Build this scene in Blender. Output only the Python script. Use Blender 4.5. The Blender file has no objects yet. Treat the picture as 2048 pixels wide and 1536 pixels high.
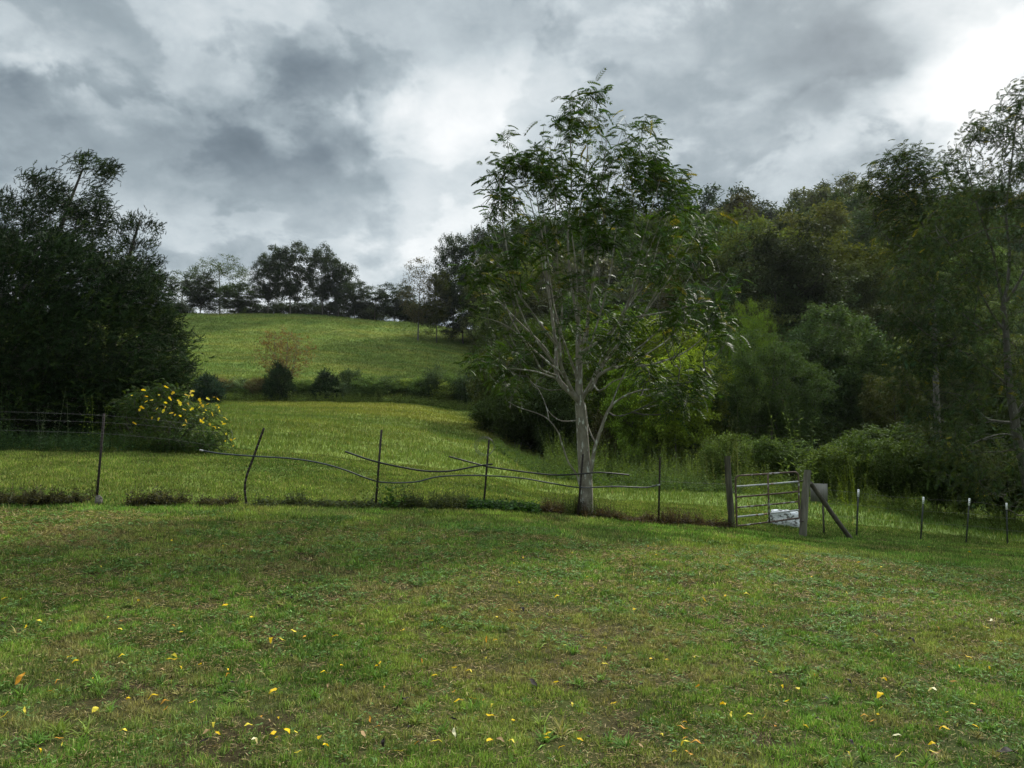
import bpy, math, random
import numpy as np
from mathutils import Vector, Matrix

# ------------------------------------------------------------------ camera, sky, sun, exposure
S = bpy.context.scene
COL = S.collection
F = 1577.0                       # focal length in photograph pixels (2048 wide)
PITCH = math.atan(145.0 / F)
EYE = 1.6
cam_d = bpy.data.cameras.new('camera')
cam = bpy.data.objects.new('camera', cam_d)
COL.objects.link(cam)
cam.location = (0, 0, EYE)
cam.rotation_euler = (math.pi / 2 + PITCH, 0, 0)
cam_d.sensor_width = 36
cam_d.lens = 36 * F / 2048
cam_d.clip_start = 0.05
cam_d.clip_end = 3000
S.camera = cam
S.view_settings.view_transform = 'Standard'
S.view_settings.look = 'None'
S.view_settings.exposure = 0.76
S.view_settings.gamma = 1.0
S.render.resolution_x = 1024
S.render.resolution_y = 768
S.cycles.max_bounces = 6
S.cycles.diffuse_bounces = 3
S.cycles.transmission_bounces = 4
S.cycles.glossy_bounces = 2
S.cycles.use_adaptive_sampling = True

SUN_AZ = math.radians(33)        # to the right of the view axis, ahead of the camera
SUN_EL = math.radians(36)
sun_d = bpy.data.lights.new('sun', 'SUN')
sun_d.energy = 4.2
sun_d.angle = math.radians(6)
sun_d.color = (1.0, 0.96, 0.88)
sun = bpy.data.objects.new('sun', sun_d)
COL.objects.link(sun)
sdir = Vector((math.sin(SUN_AZ) * math.cos(SUN_EL), math.cos(SUN_AZ) * math.cos(SUN_EL), math.sin(SUN_EL)))
sun.rotation_euler = (-sdir).to_track_quat('-Z', 'Y').to_euler()

# fixed exposure knobs of the place's cloud cover
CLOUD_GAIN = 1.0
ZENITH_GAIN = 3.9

R = np.random.default_rng(7)
random.seed(7)


def pix(px, py, Y):
    """world point seen at photo pixel (px, py) at forward distance Y"""
    a = (px - 1024) / F
    b = (768 - py) / F
    c, s = math.cos(PITCH), math.sin(PITCH)
    dx, dy, dz = a, c - b * s, s + b * c
    k = Y / dy
    return np.array([dx * k, Y, EYE + dz * k])


def pixels_to_world(px, py, Y):
    a = (px - 1024) / F
    b = (768 - py) / F
    c, s = math.cos(PITCH), math.sin(PITCH)
    dy = c - b * s
    k = Y / dy
    return np.stack([a * k, Y + 0 * a, EYE + (s + b * c) * k], -1)


def build_world():
    w = bpy.data.worlds.new('World')
    S.world = w
    w.use_nodes = True
    nt = w.node_tree
    nt.nodes.clear()
    N, L = nt.nodes.new, nt.links.new

    def m(op, a, b=None, c=None, clamp=False):
        n = N('ShaderNodeMath')
        n.operation = op
        n.use_clamp = clamp
        for i, v in enumerate((a, b, c)):
            if v is None:
                continue
            if isinstance(v, (int, float)):
                n.inputs[i].default_value = v
            else:
                L(v, n.inputs[i])
        return n.outputs[0]

    tc = N('ShaderNodeTexCoord')
    sep = N('ShaderNodeSeparateXYZ')
    L(tc.outputs['Generated'], sep.inputs[0])
    X, Y, Z = sep.outputs
    az = m('ARCTAN2', X, Y)                      # radians right of the view axis
    el = m('ARCSINE', Z)
    # perspective cloud-deck coordinates
    zz = m('MAXIMUM', m('ADD', Z, 0.48), 0.03)
    comb = N('ShaderNodeCombineXYZ')
    L(m('DIVIDE', X, zz), comb.inputs[0])
    L(m('DIVIDE', Y, zz), comb.inputs[1])

    def noise(scale, detail, rough, dist, off):
        mp = N('ShaderNodeMapping')
        L(comb.outputs[0], mp.inputs[0])
        mp.inputs['Location'].default_value = off
        n = N('ShaderNodeTexNoise')
        L(mp.outputs[0], n.inputs['Vector'])
        n.inputs['Scale'].default_value = scale
        n.inputs['Detail'].default_value = detail
        n.inputs['Roughness'].default_value = rough
        n.inputs['Distortion'].default_value = dist
        return n.outputs['Fac']
    n1 = noise(2.6, 8, 0.52, 0.15, (3.1, 1.7, 0.4))
    n2 = noise(6.5, 9, 0.55, 0.2, (7.7, 4.2, 2.4))
    n3 = noise(17.0, 7, 0.6, 0.2, (1.7, 9.2, 5.4))
    # warp the map of the big masses a little so that no mass has a clean outline
    azw = m('ADD', az, m('MULTIPLY', m('SUBTRACT', n1, 0.5), 0.35))
    elw = m('ADD', el, m('MULTIPLY', m('SUBTRACT', n2, 0.5), 0.16))
    base = 0.565
    # big masses: (px, py, sigma_x, sigma_y, amount)
    lobes = [
        (130, 150, 260, 130, -.10), (420, 90, 260, 110, -.11), (560, 180, 200, 90, -.08), (150, 290, 260, 60, -.07),
        (120, 118, 120, 16, .26), (60, 330, 120, 45, .14), (480, 350, 180, 50, -.06),
        (760, 130, 80, 70, .16), (860, 240, 130, 80, .06), (940, 330, 130, 70, .06), (560, 60, 120, 40, .06), (780, 430, 160, 55, .12),
        (520, 420, 160, 40, .12), (700, 345, 120, 40, -.12), (740, 520, 130, 40, .14), (430, 480, 90, 40, .12),
        (620, 470, 120, 26, -.06), (880, 20, 130, 50, -.04),
        (1150, 130, 180, 70, .10), (1130, 40, 150, 50, -.08), (1450, 90, 200, 80, -.09), (1640, 80, 150, 80, -.10),
        (1600, 160, 220, 40, -.08), (1320, 200, 150, 35, .10), (1720, 232, 90, 20, .30), (1560, 300, 180, 40, .10),
        (2010, 70, 75, 75, .28), (1920, 175, 80, 40, .12), (1780, 60, 80, 110, -.05), (1760, 160, 80, 60, -.08), (1850, 250, 90, 40, -.06), (1870, 255, 100, 45, -.22), (1480, 340, 200, 60, -.02),
        (1990, 260, 90, 90, .14), (1330, 260, 120, 60, .05), (1000, 200, 80, 60, .08),
    ]
    tot = m('ADD', m('MULTIPLY', m('SUBTRACT', n1, 0.5), .50), base)
    tot = m('ADD', tot, m('MULTIPLY', m('SUBTRACT', n2, 0.5), 0.50))
    tot = m('ADD', tot, m('MULTIPLY', m('SUBTRACT', n3, 0.5), 0.30))
    def edge(src, lo, hi, amt):
        e_ = N('ShaderNodeMapRange')
        e_.interpolation_type = 'SMOOTHSTEP'
        L(src, e_.inputs['Value'])
        e_.inputs['From Min'].default_value, e_.inputs['From Max'].default_value = lo, hi
        e_.inputs['To Min'].default_value, e_.inputs['To Max'].default_value = -amt / 2, amt / 2
        return e_.outputs[0]
    tot = m('ADD', tot, edge(n1, .47, .545, .15))
    tot = m('ADD', tot, edge(n2, .46, .54, .10))
    for (px, py, sx, sy, amt) in lobes:
        p = pix(px, py, 100.0) - np.array([0, 0, EYE])
        a0 = math.atan2(p[0], p[1])
        e0 = math.asin(p[2] / np.linalg.norm(p))
        da = m('MULTIPLY', m('SUBTRACT', azw, a0), F / sx * 0.8)
        de = m('MULTIPLY', m('SUBTRACT', elw, e0), F / sy * 0.8)
        r2 = m('MULTIPLY_ADD', da, da, m('MULTIPLY', de, de))
        tot = m('MULTIPLY_ADD', m('EXPONENT', m('MULTIPLY', r2, -0.5)), amt, tot)
    ramp = N('ShaderNodeValToRGB')
    L(tot, ramp.inputs[0])
    cr = ramp.color_ramp
    cr.interpolation = 'LINEAR'
    stops = [(0.0, (.062, .080, .094)), (.20, (.118, .146, .166)), (.42, (.200, .238, .258)), (.62, (.33, .37, .39)),
             (.82, (.46, .49, .50)), (1.0, (.60, .61, .61))]
    cr.elements[0].position, cr.elements[0].color = stops[0][0], (*stops[0][1], 1)
    cr.elements[1].position, cr.elements[1].color = stops[-1][0], (*stops[-1][1], 1)
    for p_, c_ in stops[1:-1]:
        e = cr.elements.new(p_)
        e.color = (*c_, 1)
    # unseen sky overhead brightened to light the lawn; overcast does brighten towards the zenith
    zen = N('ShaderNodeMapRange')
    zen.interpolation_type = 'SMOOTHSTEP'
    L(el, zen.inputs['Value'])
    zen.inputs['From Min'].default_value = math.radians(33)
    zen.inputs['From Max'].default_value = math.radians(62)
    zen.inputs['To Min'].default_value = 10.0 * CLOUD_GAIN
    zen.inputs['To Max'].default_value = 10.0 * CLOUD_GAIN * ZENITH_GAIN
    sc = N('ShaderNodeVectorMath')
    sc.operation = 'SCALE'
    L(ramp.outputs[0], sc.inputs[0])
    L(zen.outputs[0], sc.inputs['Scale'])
    sky = N('ShaderNodeTexSky')
    sky.sky_type = 'NISHITA'
    sky.sun_disc = False
    sky.sun_elevation = SUN_EL
    sky.sun_rotation = SUN_AZ
    mix = N('ShaderNodeMixRGB')
    mix.inputs[0].default_value = 0.96
    L(sky.outputs[0], mix.inputs[1])
    L(sc.outputs[0], mix.inputs[2])
    bg = N('ShaderNodeBackground')
    bg.inputs['Strength'].default_value = 0.1
    L(mix.outputs[0], bg.inputs[0])
    out = N('ShaderNodeOutputWorld')
    L(bg.outputs[0], out.inputs[0])
    w.cycles.sampling_method = 'MANUAL'
    w.cycles.sample_map_resolution = 512


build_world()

# ------------------------------------------------------------------ helpers
def tag(o, label=None, cat=None, group=None, kind=None):
    if label: o['label'] = label
    if cat: o['category'] = cat
    if group: o['group'] = group
    if kind: o['kind'] = kind
    return o


def empty(name, loc, label, cat, group=None):
    o = bpy.data.objects.new(name, None)
    o.empty_display_size = 0.2
    COL.objects.link(o)
    o.location = loc
    return tag(o, label, cat, group)


def np_mesh(name, verts, faces, col=None, smooth=False):
    """faces: int array (n,k) or list of such arrays"""
    if not isinstance(faces, list):
        faces = [faces]
    me = bpy.data.meshes.new(name)
    verts = np.asarray(verts, dtype=np.float32)
    me.vertices.add(len(verts))
    me.vertices.foreach_set('co', verts.ravel())
    loops = np.concatenate([f.ravel() for f in faces]).astype(np.int32)
    counts = np.concatenate([np.full(len(f), f.shape[1], dtype=np.int32) for f in faces])
    starts = np.concatenate([[0], np.cumsum(counts)[:-1]]).astype(np.int32)
    me.loops.add(len(loops))
    me.loops.foreach_set('vertex_index', loops)
    me.polygons.add(len(counts))
    me.polygons.foreach_set('loop_start', starts)
    if smooth:
        me.polygons.foreach_set('use_smooth', np.ones(len(counts), dtype=bool))
    me.update(calc_edges=True)
    if col is not None:
        a = me.attributes.new('Col', 'FLOAT_COLOR', 'POINT')
        c = np.ones((len(verts), 4), dtype=np.float32)
        c[:, :3] = col
        a.data.foreach_set('color', c.ravel())
    return me


def link(name, me, mat=None, parent=None, color=None):
    o = bpy.data.objects.new(name, me)
    COL.objects.link(o)
    if mat is not None:
        me.materials.append(mat)
    if parent is not None:
        o.parent = parent
    if color is not None:
        o.color = (*color, 1)
    return o


class MB:
    """collects shapes into one mesh"""
    def __init__(s):
        s.v, s.f, s.n = [], {}, 0

    def add(s, v, f):
        v = np.asarray(v, dtype=float)
        f = np.asarray(f)
        s.v.append(v)
        s.f.setdefault(f.shape[1], []).append(f + s.n)
        s.n += len(v)

    def tube(s, pts, rad, sides=8, cap=True):
        pts = np.asarray(pts, dtype=float)
        n = len(pts)
        rad = np.broadcast_to(np.asarray(rad, dtype=float), (n,))
        t = np.gradient(pts, axis=0)
        t /= np.linalg.norm(t, axis=1, keepdims=True) + 1e-9
        mt = t.mean(0)
        ref = np.array([1.0, .13, .07]) if abs(mt[0]) < .7 else np.array([.1, 1.0, .07])
        u = np.cross(t, ref)
        u /= np.linalg.norm(u, axis=1, keepdims=True) + 1e-9
        w = np.cross(t, u)
        a = np.linspace(0, 2 * math.pi, sides, endpoint=False)
        ring = pts[:, None] + rad[:, None, None] * (np.cos(a)[None, :, None] * u[:, None] + np.sin(a)[None, :, None] * w[:, None])
        v = ring.reshape(-1, 3)
        i = np.arange(n - 1)[:, None] * sides
        j = np.arange(sides)[None]
        k = (j + 1) % sides
        q = np.stack([i + j, i + k, i + sides + k, i + sides + j], -1).reshape(-1, 4)
        s.add(v, q)
        if cap:
            for e, c in ((0, pts[0]), (n - 1, pts[-1])):
                vv = np.vstack([ring[e], c[None]])
                jj = np.arange(sides)
                s.add(vv, np.stack([jj, (jj + 1) % sides, np.full(sides, sides)], -1))

    def box(s, c, ax, ay, az):
        """box centred c with half-axis vectors"""
        c, ax, ay, az = map(np.asarray, (c, ax, ay, az))
        v = [c + i * ax + j * ay + k * az for i in (-1, 1) for j in (-1, 1) for k in (-1, 1)]
        f = [(0, 1, 3, 2), (4, 6, 7, 5), (0, 4, 5, 1), (2, 3, 7, 6), (0, 2, 6, 4), (1, 5, 7, 3)]
        s.add(v, f)

    def build(s, name, mat, parent=None, smooth=True, color=None, offset=None):
        v = np.vstack(s.v)
        if offset is not None:
            v = v - np.asarray(offset)
        me = np_mesh(name, v, [np.vstack(f) for f in s.f.values()], smooth=smooth)
        return link(name, me, mat, parent, color)


def rotmats(n, fwd, rng, spin=True, jitter=0.0):
    """frames with local x along fwd (n,3), local z roughly up or spun"""
    f = fwd + rng.normal(0, 1, (n, 3)) * jitter
    f /= np.linalg.norm(f, axis=1, keepdims=True) + 1e-9
    up = rng.normal(0, 1, (n, 3)) if spin else np.tile([0, 0, 1.0], (n, 1)) + rng.normal(0, .25, (n, 3))
    y = np.cross(up, f)
    y /= np.linalg.norm(y, axis=1, keepdims=True) + 1e-9
    z = np.cross(f, y)
    return np.stack([f, y, z], 1)          # rows = local axes


def scatter(tv, tf, pos, rot, scale):
    """instances of template baked into arrays"""
    n, k = len(pos), len(tv)
    v = np.einsum('kj,nji->nki', tv, rot) * np.asarray(scale).reshape(-1, 1, 1) + pos[:, None]
    f = (tf[None] + (np.arange(n) * k)[:, None, None]).reshape(-1, tf.shape[1])
    return v.reshape(-1, 3), f


def vnoise(x, y, seed=0):
    xi, yi = np.floor(x).astype(np.int64), np.floor(y).astype(np.int64)
    xf, yf = x - xi, y - yi
    xf = xf * xf * (3 - 2 * xf)
    yf = yf * yf * (3 - 2 * yf)

    def h(a, b):
        n = (a * 374761393 + b * 668265263 + seed * 1442695041) & 0xffffffff
        n = ((n ^ (n >> 13)) * 1274126177) & 0xffffffff
        return ((n ^ (n >> 16)) & 0xffff) / 65535.0
    return (h(xi, yi) * (1 - xf) + h(xi + 1, yi) * xf) * (1 - yf) + (h(xi, yi + 1) * (1 - xf) + h(xi + 1, yi + 1) * xf) * yf


def fbm(x, y, oct=4, seed=0):
    t, a, s = 0, .5, 0
    for i in range(oct):
        t = t + a * vnoise(x, y, seed + i * 17)
        s += a
        x, y, a = x * 2.03 + 11.3, y * 2.03 + 5.7, a * .5
    return t / s


# ------------------------------------------------------------------ materials
def new_mat(name):
    mt = bpy.data.materials.new(name)
    mt.use_nodes = True
    nt = mt.node_tree
    nt.nodes.clear()
    out = nt.nodes.new('ShaderNodeOutputMaterial')
    return mt, nt, out


def leaf_mat(name, source='object', trans=0.35, rough=0.5, spec=0.35, vary=0.5, trans_tint=(1.3, 1.25, .55)):
    mt, nt, out = new_mat(name)
    N, L = nt.nodes.new, nt.links.new
    if source == 'object':
        oi = N('ShaderNodeObjectInfo')
        base = oi.outputs['Color']
    else:
        at = N('ShaderNodeAttribute')
        at.attribute_name = 'Col'
        base = at.outputs['Color']
    geo = N('ShaderNodeNewGeometry')
    mr = N('ShaderNodeMapRange')
    L(geo.outputs['Random Per Island'], mr.inputs[0])
    mr.inputs['To Min'].default_value = 1 - vary
    mr.inputs['To Max'].default_value = 1 + vary
    sc = N('ShaderNodeVectorMath')
    sc.operation = 'SCALE'
    L(base, sc.inputs[0])
    L(mr.outputs[0], sc.inputs['Scale'])
    p = N('ShaderNodeBsdfPrincipled')
    L(sc.outputs[0], p.inputs['Base Color'])
    p.inputs['Roughness'].default_value = rough
    p.inputs['Specular IOR Level'].default_value = spec
    tv = N('ShaderNodeVectorMath')
    tv.operation = 'MULTIPLY'
    L(sc.outputs[0], tv.inputs[0])
    tv.inputs[1].default_value = trans_tint
    tr = N('ShaderNodeBsdfTranslucent')
    L(tv.outputs[0], tr.inputs['Color'])
    mx = N('ShaderNodeMixShader')
    mx.inputs[0].default_value = trans
    L(p.outputs[0], mx.inputs[1])
    L(tr.outputs[0], mx.inputs[2])
    L(mx.outputs[0], out.inputs[0])
    return mt


def surf_mat(name, c1, c2, scale=8, detail=6, rough=0.85, c3=None, th=(.35, .65), stretch=(1, 1, 1), bump=0.3, metallic=0, th3=(.6, .7), scale3=None, spec=.3, bdist=.01):
    """two- or three-colour noise surface in object space"""
    mt, nt, out = new_mat(name)
    N, L = nt.nodes.new, nt.links.new
    tc = N('ShaderNodeTexCoord')
    mp = N('ShaderNodeMapping')
    L(tc.outputs['Object'], mp.inputs[0])
    mp.inputs['Scale'].default_value = stretch
    n = N('ShaderNodeTexNoise')
    L(mp.outputs[0], n.inputs['Vector'])
    n.inputs['Scale'].default_value = scale
    n.inputs['Detail'].default_value = detail
    n.inputs['Roughness'].default_value = .65
    r = N('ShaderNodeValToRGB')
    L(n.outputs['Fac'], r.inputs[0])
    r.color_ramp.elements[0].position, r.color_ramp.elements[0].color = th[0], (*c1, 1)
    r.color_ramp.elements[1].position, r.color_ramp.elements[1].color = th[1], (*c2, 1)
    colr = r.outputs[0]
    if c3 is not None:
        n3 = N('ShaderNodeTexNoise')
        L(mp.outputs[0], n3.inputs['Vector'])
        n3.inputs['Scale'].default_value = scale3 or scale * 2.3
        n3.inputs['Detail'].default_value = 4
        mr = N('ShaderNodeMapRange')
        L(n3.outputs['Fac'], mr.inputs[0])
        mr.inputs['From Min'].default_value, mr.inputs['From Max'].default_value = th3
        mx = N('ShaderNodeMixRGB')
        L(mr.outputs[0], mx.inputs[0])
        L(colr, mx.inputs[1])
        mx.inputs[2].default_value = (*c3, 1)
        colr = mx.outputs[0]
    p = N('ShaderNodeBsdfPrincipled')
    L(colr, p.inputs['Base Color'])
    p.inputs['Roughness'].default_value = rough
    p.inputs['Metallic'].default_value = metallic
    p.inputs['Specular IOR Level'].default_value = spec
    b = N('ShaderNodeBump')
    b.inputs['Strength'].default_value = bump
    b.inputs['Distance'].default_value = bdist
    L(n.outputs['Fac'], b.inputs['Height'])
    L(b.outputs[0], p.inputs['Normal'])
    L(p.outputs[0], out.inputs[0])
    return mt


M = {}
M['leaf_near'] = leaf_mat('walnut_leaf', 'attr', .30, .6, .09, .5)
M['leaf_matte'] = leaf_mat('dull_leaf', 'attr', .26, .85, .02, .5)
M['leaf_far'] = leaf_mat('far_leaf', 'object', .28, .8, .04, .5)
M['cedar'] = leaf_mat('cedar_spray', 'attr', .12, .7, .1, .4, (1.1, 1.1, .6))
M['grass'] = leaf_mat('grass_blade', 'attr', .24, .8, .06, .35, (1.15, 1.2, .6))
M['weed'] = leaf_mat('weed_leaf', 'attr', .38, .8, .05, .4)
M['petal'] = leaf_mat('petal', 'object', .35, .5, .3, .2, (1.1, 1.0, .5))
M['bark'] = surf_mat('pale_bark', (.12, .105, .08), (.25, .23, .185), 9, 8, .9, (.48, .49, .45), stretch=(1, 1, .45), bump=.8, th3=(.57, .66), scale3=14, bdist=.02)
M['bark_dark'] = surf_mat('dark_bark', (.035, .03, .025), (.085, .078, .068), 7, 7, .9, stretch=(1, 1, .4), bump=.8, bdist=.03)
M['bark_grey'] = surf_mat('grey_bark', (.06, .054, .045), (.12, .112, .098), 6, 7, .9, (.20, .20, .185), stretch=(1, 1, .5), bump=.7, bdist=.02)
M['rust_steel'] = surf_mat('rust_steel', (.014, .012, .010), (.036, .025, .019), 22, 6, .75, bump=.4, bdist=.003)
M['green_steel'] = surf_mat('painted_post', (.018, .026, .02), (.04, .042, .034), 20, 5, .6, bump=.2, bdist=.002)
M['white_paint'] = surf_mat('white_post_tip', (.75, .76, .76), (.86, .86, .85), 20, 4, .5, bump=.1, bdist=.002)
M['pipe'] = surf_mat('black_pipe', (.009, .009, .010), (.022, .023, .025), 6, 5, .55, bump=.1, spec=.3, bdist=.002)
M['pipe_lit'] = surf_mat('lit_black_pipe', (.012, .015, .019), (.030, .037, .045), 5, 5, .5, bump=.1, spec=.4, bdist=.002)  # black pipe with its grey-blue highlight put into the colour
M['galv'] = surf_mat('galvanised_tube', (.20, .205, .21), (.42, .43, .43), 9, 6, .5, (.16, .08, .045), bump=.2, th3=(.55, .64), scale3=7, bdist=.002)
M['rust_tube'] = surf_mat('rusty_tube', (.055, .034, .024), (.11, .075, .058), 9, 6, .75, (.30, .29, .28), bump=.3, th3=(.58, .66), scale3=6, bdist=.002)
M['wood_post'] = surf_mat('mossy_post', (.03, .027, .02), (.11, .10, .075), 10, 8, .95, (.08, .10, .035), stretch=(1, 1, .16), bump=.9, th3=(.5, .64), scale3=5, bdist=.012)
M['wood_grey'] = surf_mat('grey_wood', (.08, .073, .058), (.20, .185, .15), 12, 8, .95, (.07, .075, .045), stretch=(1, 1, .14), bump=.9, th3=(.55, .7), scale3=5, bdist=.012)
M['wood_dark'] = surf_mat('dark_wood', (.045, .038, .03), (.11, .095, .075), 12, 8, .95, stretch=(1, 1, .3), bump=.8, bdist=.01)
M['board'] = surf_mat('grey_board', (.12, .115, .10), (.20, .19, .165), 10, 8, .9, stretch=(1, 1, .12), bump=.4, bdist=.004)
M['slab'] = surf_mat('chalky_slab', (.5, .52, .54), (.8, .82, .84), 3.5, 7, .85, (.13, .125, .115), stretch=(1, 1, 1.7), bump=.8, th3=(.50, .60), scale3=10, bdist=.03)
M['stone'] = surf_mat('field_stone', (.07, .062, .05), (.17, .155, .13), 8, 7, .9, bump=.7, bdist=.01)
M['wire'] = surf_mat('wire', (.07, .065, .06), (.16, .155, .15), 30, 3, .55, bump=0, metallic=.4)
M['fallen'] = leaf_mat('fallen_leaf', 'object', .25, .7, .08, .15, (1.1, 1.0, .6))

# ------------------------------------------------------------------ terrain
FX = np.array([-60, -25, -10, -7.3, -5, -2.7, -.6, 1.5, 3.4, 4.9, 6.9, 8.8, 10.9, 12.8, 14.4, 25, 60.])
FZ = np.array([1.6, 1.15, .85, .76, .66, .59, .47, .27, .09, -.02, -.24, -.42, -.66, -.84, -.96, -1.5, -2.2])
FY = np.array([6, 9, 13.3, 14, 15, 15.7, 16.9, 17.9, 18.1, 18.1, 18.5, 19.9, 21, 22, 22.9, 28, 40.])
TP = np.array([-900, 0, 400, 600, 800, 950, 1100, 1250, 1450, 1700, 2048, 2900.])
TD = np.array([28, 35, 50, 70, 90, 110, 130, 146, 165, 200, 300, 2000.])
TZ = np.array([
    # 28   35   50    70    90   110   130   146   165   200  300 2000
    [2.6, 3.5, 5.2, 8.0, 12.5, 18., 24., 29., 30., 30., 28, 20],      # -900
    [2.4, 3.3, 5.0, 7.6, 12.0, 17.5, 23.5, 28.8, 30., 30., 28, 20],   # 0
    [2.3, 3.0, 4.55, 6.75, 11.2, 16.5, 22.5, 28.4, 29.3, 29., 27, 20],
    [2.1, 2.8, 4.3, 6.6, 11.0, 16.2, 22.2, 28.2, 29.0, 29., 27, 20],
    [1.7, 2.3, 4.0, 6.45, 10.3, 15.1, 20.9, 26.8, 27.8, 28., 27, 20],
    [1.35, 1.8, 3.3, 5.95, 9.2, 13.7, 19.2, 25.2, 26.6, 28., 28, 20],
    [.6, .8, 1.85, 4.0, 7.2, 11.0, 16., 21., 25., 30., 32, 24],
    [.35, .45, 1.05, 3.0, 6.6, 11.0, 17., 22., 27., 34., 38, 28],
    [.25, .5, 1.2, 4.0, 8.8, 15., 22.5, 27., 31., 38., 44, 30],
    [-.3, 0., 1.6, 6.0, 12.0, 19., 27., 31., 35., 42., 48, 30],
    [-.8, -.5, 1.6, 7.0, 14.0, 22., 29., 33., 37., 44., 50, 30],
    [-1.4, -.9, 1.6, 7.0, 14.0, 22., 29., 33., 37., 44., 50, 30],
])


def terrain(x, y):
    x = np.asarray(x, dtype=float)
    y = np.asarray(y, dtype=float)
    fz = np.interp(x, FX, FZ)
    fy = np.interp(x, FX, FY)
    yy = np.maximum(y, 1e-3)
    t = np.clip(y / fy, 0, 1)
    near = fz * (t * t * (3 - 2 * t) * .5 + t * .5)
    # polar table
    u = np.clip(x / np.maximum(y, 1.0), -1.3, 1.3) * F + 1024
    u = np.clip(u, TP[0], TP[-1] - 1e-3)
    i = np.clip(np.searchsorted(TP, u, side='right') - 1, 0, len(TP) - 2)
    a = (u - TP[i]) / (TP[i + 1] - TP[i])
    a = a * a * (3 - 2 * a) * .6 + a * .4
    d = np.clip(y, TD[0], TD[-1] - 1e-3)
    j = np.clip(np.searchsorted(TD, d, side='right') - 1, 0, len(TD) - 2)
    b = (d - TD[j]) / (TD[j + 1] - TD[j])
    far = (TZ[i, j] * (1 - a) + TZ[i + 1, j] * a) * (1 - b) + (TZ[i, j + 1] * (1 - a) + TZ[i + 1, j + 1] * a) * b
    gap = np.maximum(TD[0] - fy, 1.5)
    k = np.clip((y - fy) / gap, 0, 1)
    z = np.where(y <= fy, near, fz * (1 - k) + far * k)
    # soft lumps growing with distance
    amp = np.clip(y / 60, .12, 1.6)
    z = z + (fbm(x / 9, y / 9, 3, 5) - .5) * .35 * np.clip(amp, .1, 1.2) * np.clip(y / 12, .15, 1)
    z = z + (fbm(x / 1.3, y / 1.3, 3, 9) - .5) * .07
    return z


def gz(x, y):
    return float(terrain(np.array([x]), np.array([y]))[0])


def on_ground(px, Y):
    x = (px - 1024) / F * Y / math.cos(PITCH) * .995
    return np.array([x, Y, gz(x, Y)])


def fence_y(x):
    return float(np.interp(x, FX, FY))


G_GREEN = np.array([.112, .205, .036])
G_OLIVE = np.array([.155, .210, .040])
G_BROWN = np.array([.215, .185, .085])
G_DEEP = np.array([.060, .110, .022])
G_BLUE = np.array([.080, .140, .040])
G_YEL = np.array([.235, .205, .036])
G_SOIL = np.array([.085, .064, .036])


def lerp(a, b, t):
    return a * (1 - t[..., None]) + b * t[..., None]


def sstep(a, b, x):
    t = np.clip((x - a) / (b - a), 0, 1)
    return t * t * (3 - 2 * t)


def grass_colour(x, y):
    """the turf's own colour: species patches, dry and bare spots"""
    fy = np.interp(x, FX, FY)
    lawn = sstep(1.2, -1.2, y - fy)
    n1 = fbm(x / 2.3, y / 3.2, 4, 31)
    n2 = fbm(x / .5 + 9, y / .6, 4, 57)
    n3 = fbm(x / .35, y / .45 + 4, 3, 77)
    n4 = fbm(x / 5 + 3, y / 6, 3, 91)
    c = lerp(np.tile(G_GREEN, x.shape + (1,)), G_OLIVE, sstep(.35, .7, n1))
    c = lerp(c, G_DEEP, sstep(.5, .66, n2) * .85)
    c = lerp(c, G_BLUE, sstep(.6, .7, n3) * .5 * lawn)
    c = lerp(c, G_BROWN * .8, sstep(.60, .72, fbm(x / .3 + 2, y / .3, 3, 66)) * .7 * lawn)
    dry = sstep(.5, .68, n4) * .65 + sstep(.56, .72, fbm(x / 1.1, y / .8, 4, 12)) * .8
    dry = .62 * dry * sstep(11.5, 6.5, y + x * .45) + .25 * sstep(.6, .7, fbm(x / 1.5, y / .9, 3, 13))
    c = lerp(c, G_BROWN, np.clip(dry, 0, .85) * lawn)
    # pasture beyond the fence
    f = (1 - lawn)
    streak = fbm(x / 9, y / 2.2, 4, 41)
    c = lerp(c, np.array([.118, .152, .034]), f * .78)
    c = lerp(c, np.array([.075, .100, .026]), f * sstep(.5, .62, fbm(x / 14, y / 1.6 + x * .05, 3, 47)) * .45)
    c = lerp(c, G_YEL, f * sstep(.46, .72, streak) * sstep(26, 50, y) * .28)
    c = lerp(c, G_DEEP, f * sstep(.55, .75, fbm(x / 3, y / 1.6, 4, 43)) * .6)
    band = np.exp(-((y - (60 + x * -.8 - 9)) / 6.0) ** 2) * sstep(-34, -12, x) * sstep(6, 0, x)
    c = lerp(c, G_YEL, f * band * .28)
    # pasture turns deeper green towards the wood edge
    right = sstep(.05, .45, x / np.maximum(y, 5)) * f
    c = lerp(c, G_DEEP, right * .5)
    return c


def bare(x, y):
    """0..1 how bare the turf is"""
    fy = np.interp(x, FX, FY)
    return sstep(.66, .78, fbm(x / .35 + 31, y / .3, 4, 63)) * sstep(14, 8, y) * (y < fy)


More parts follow.
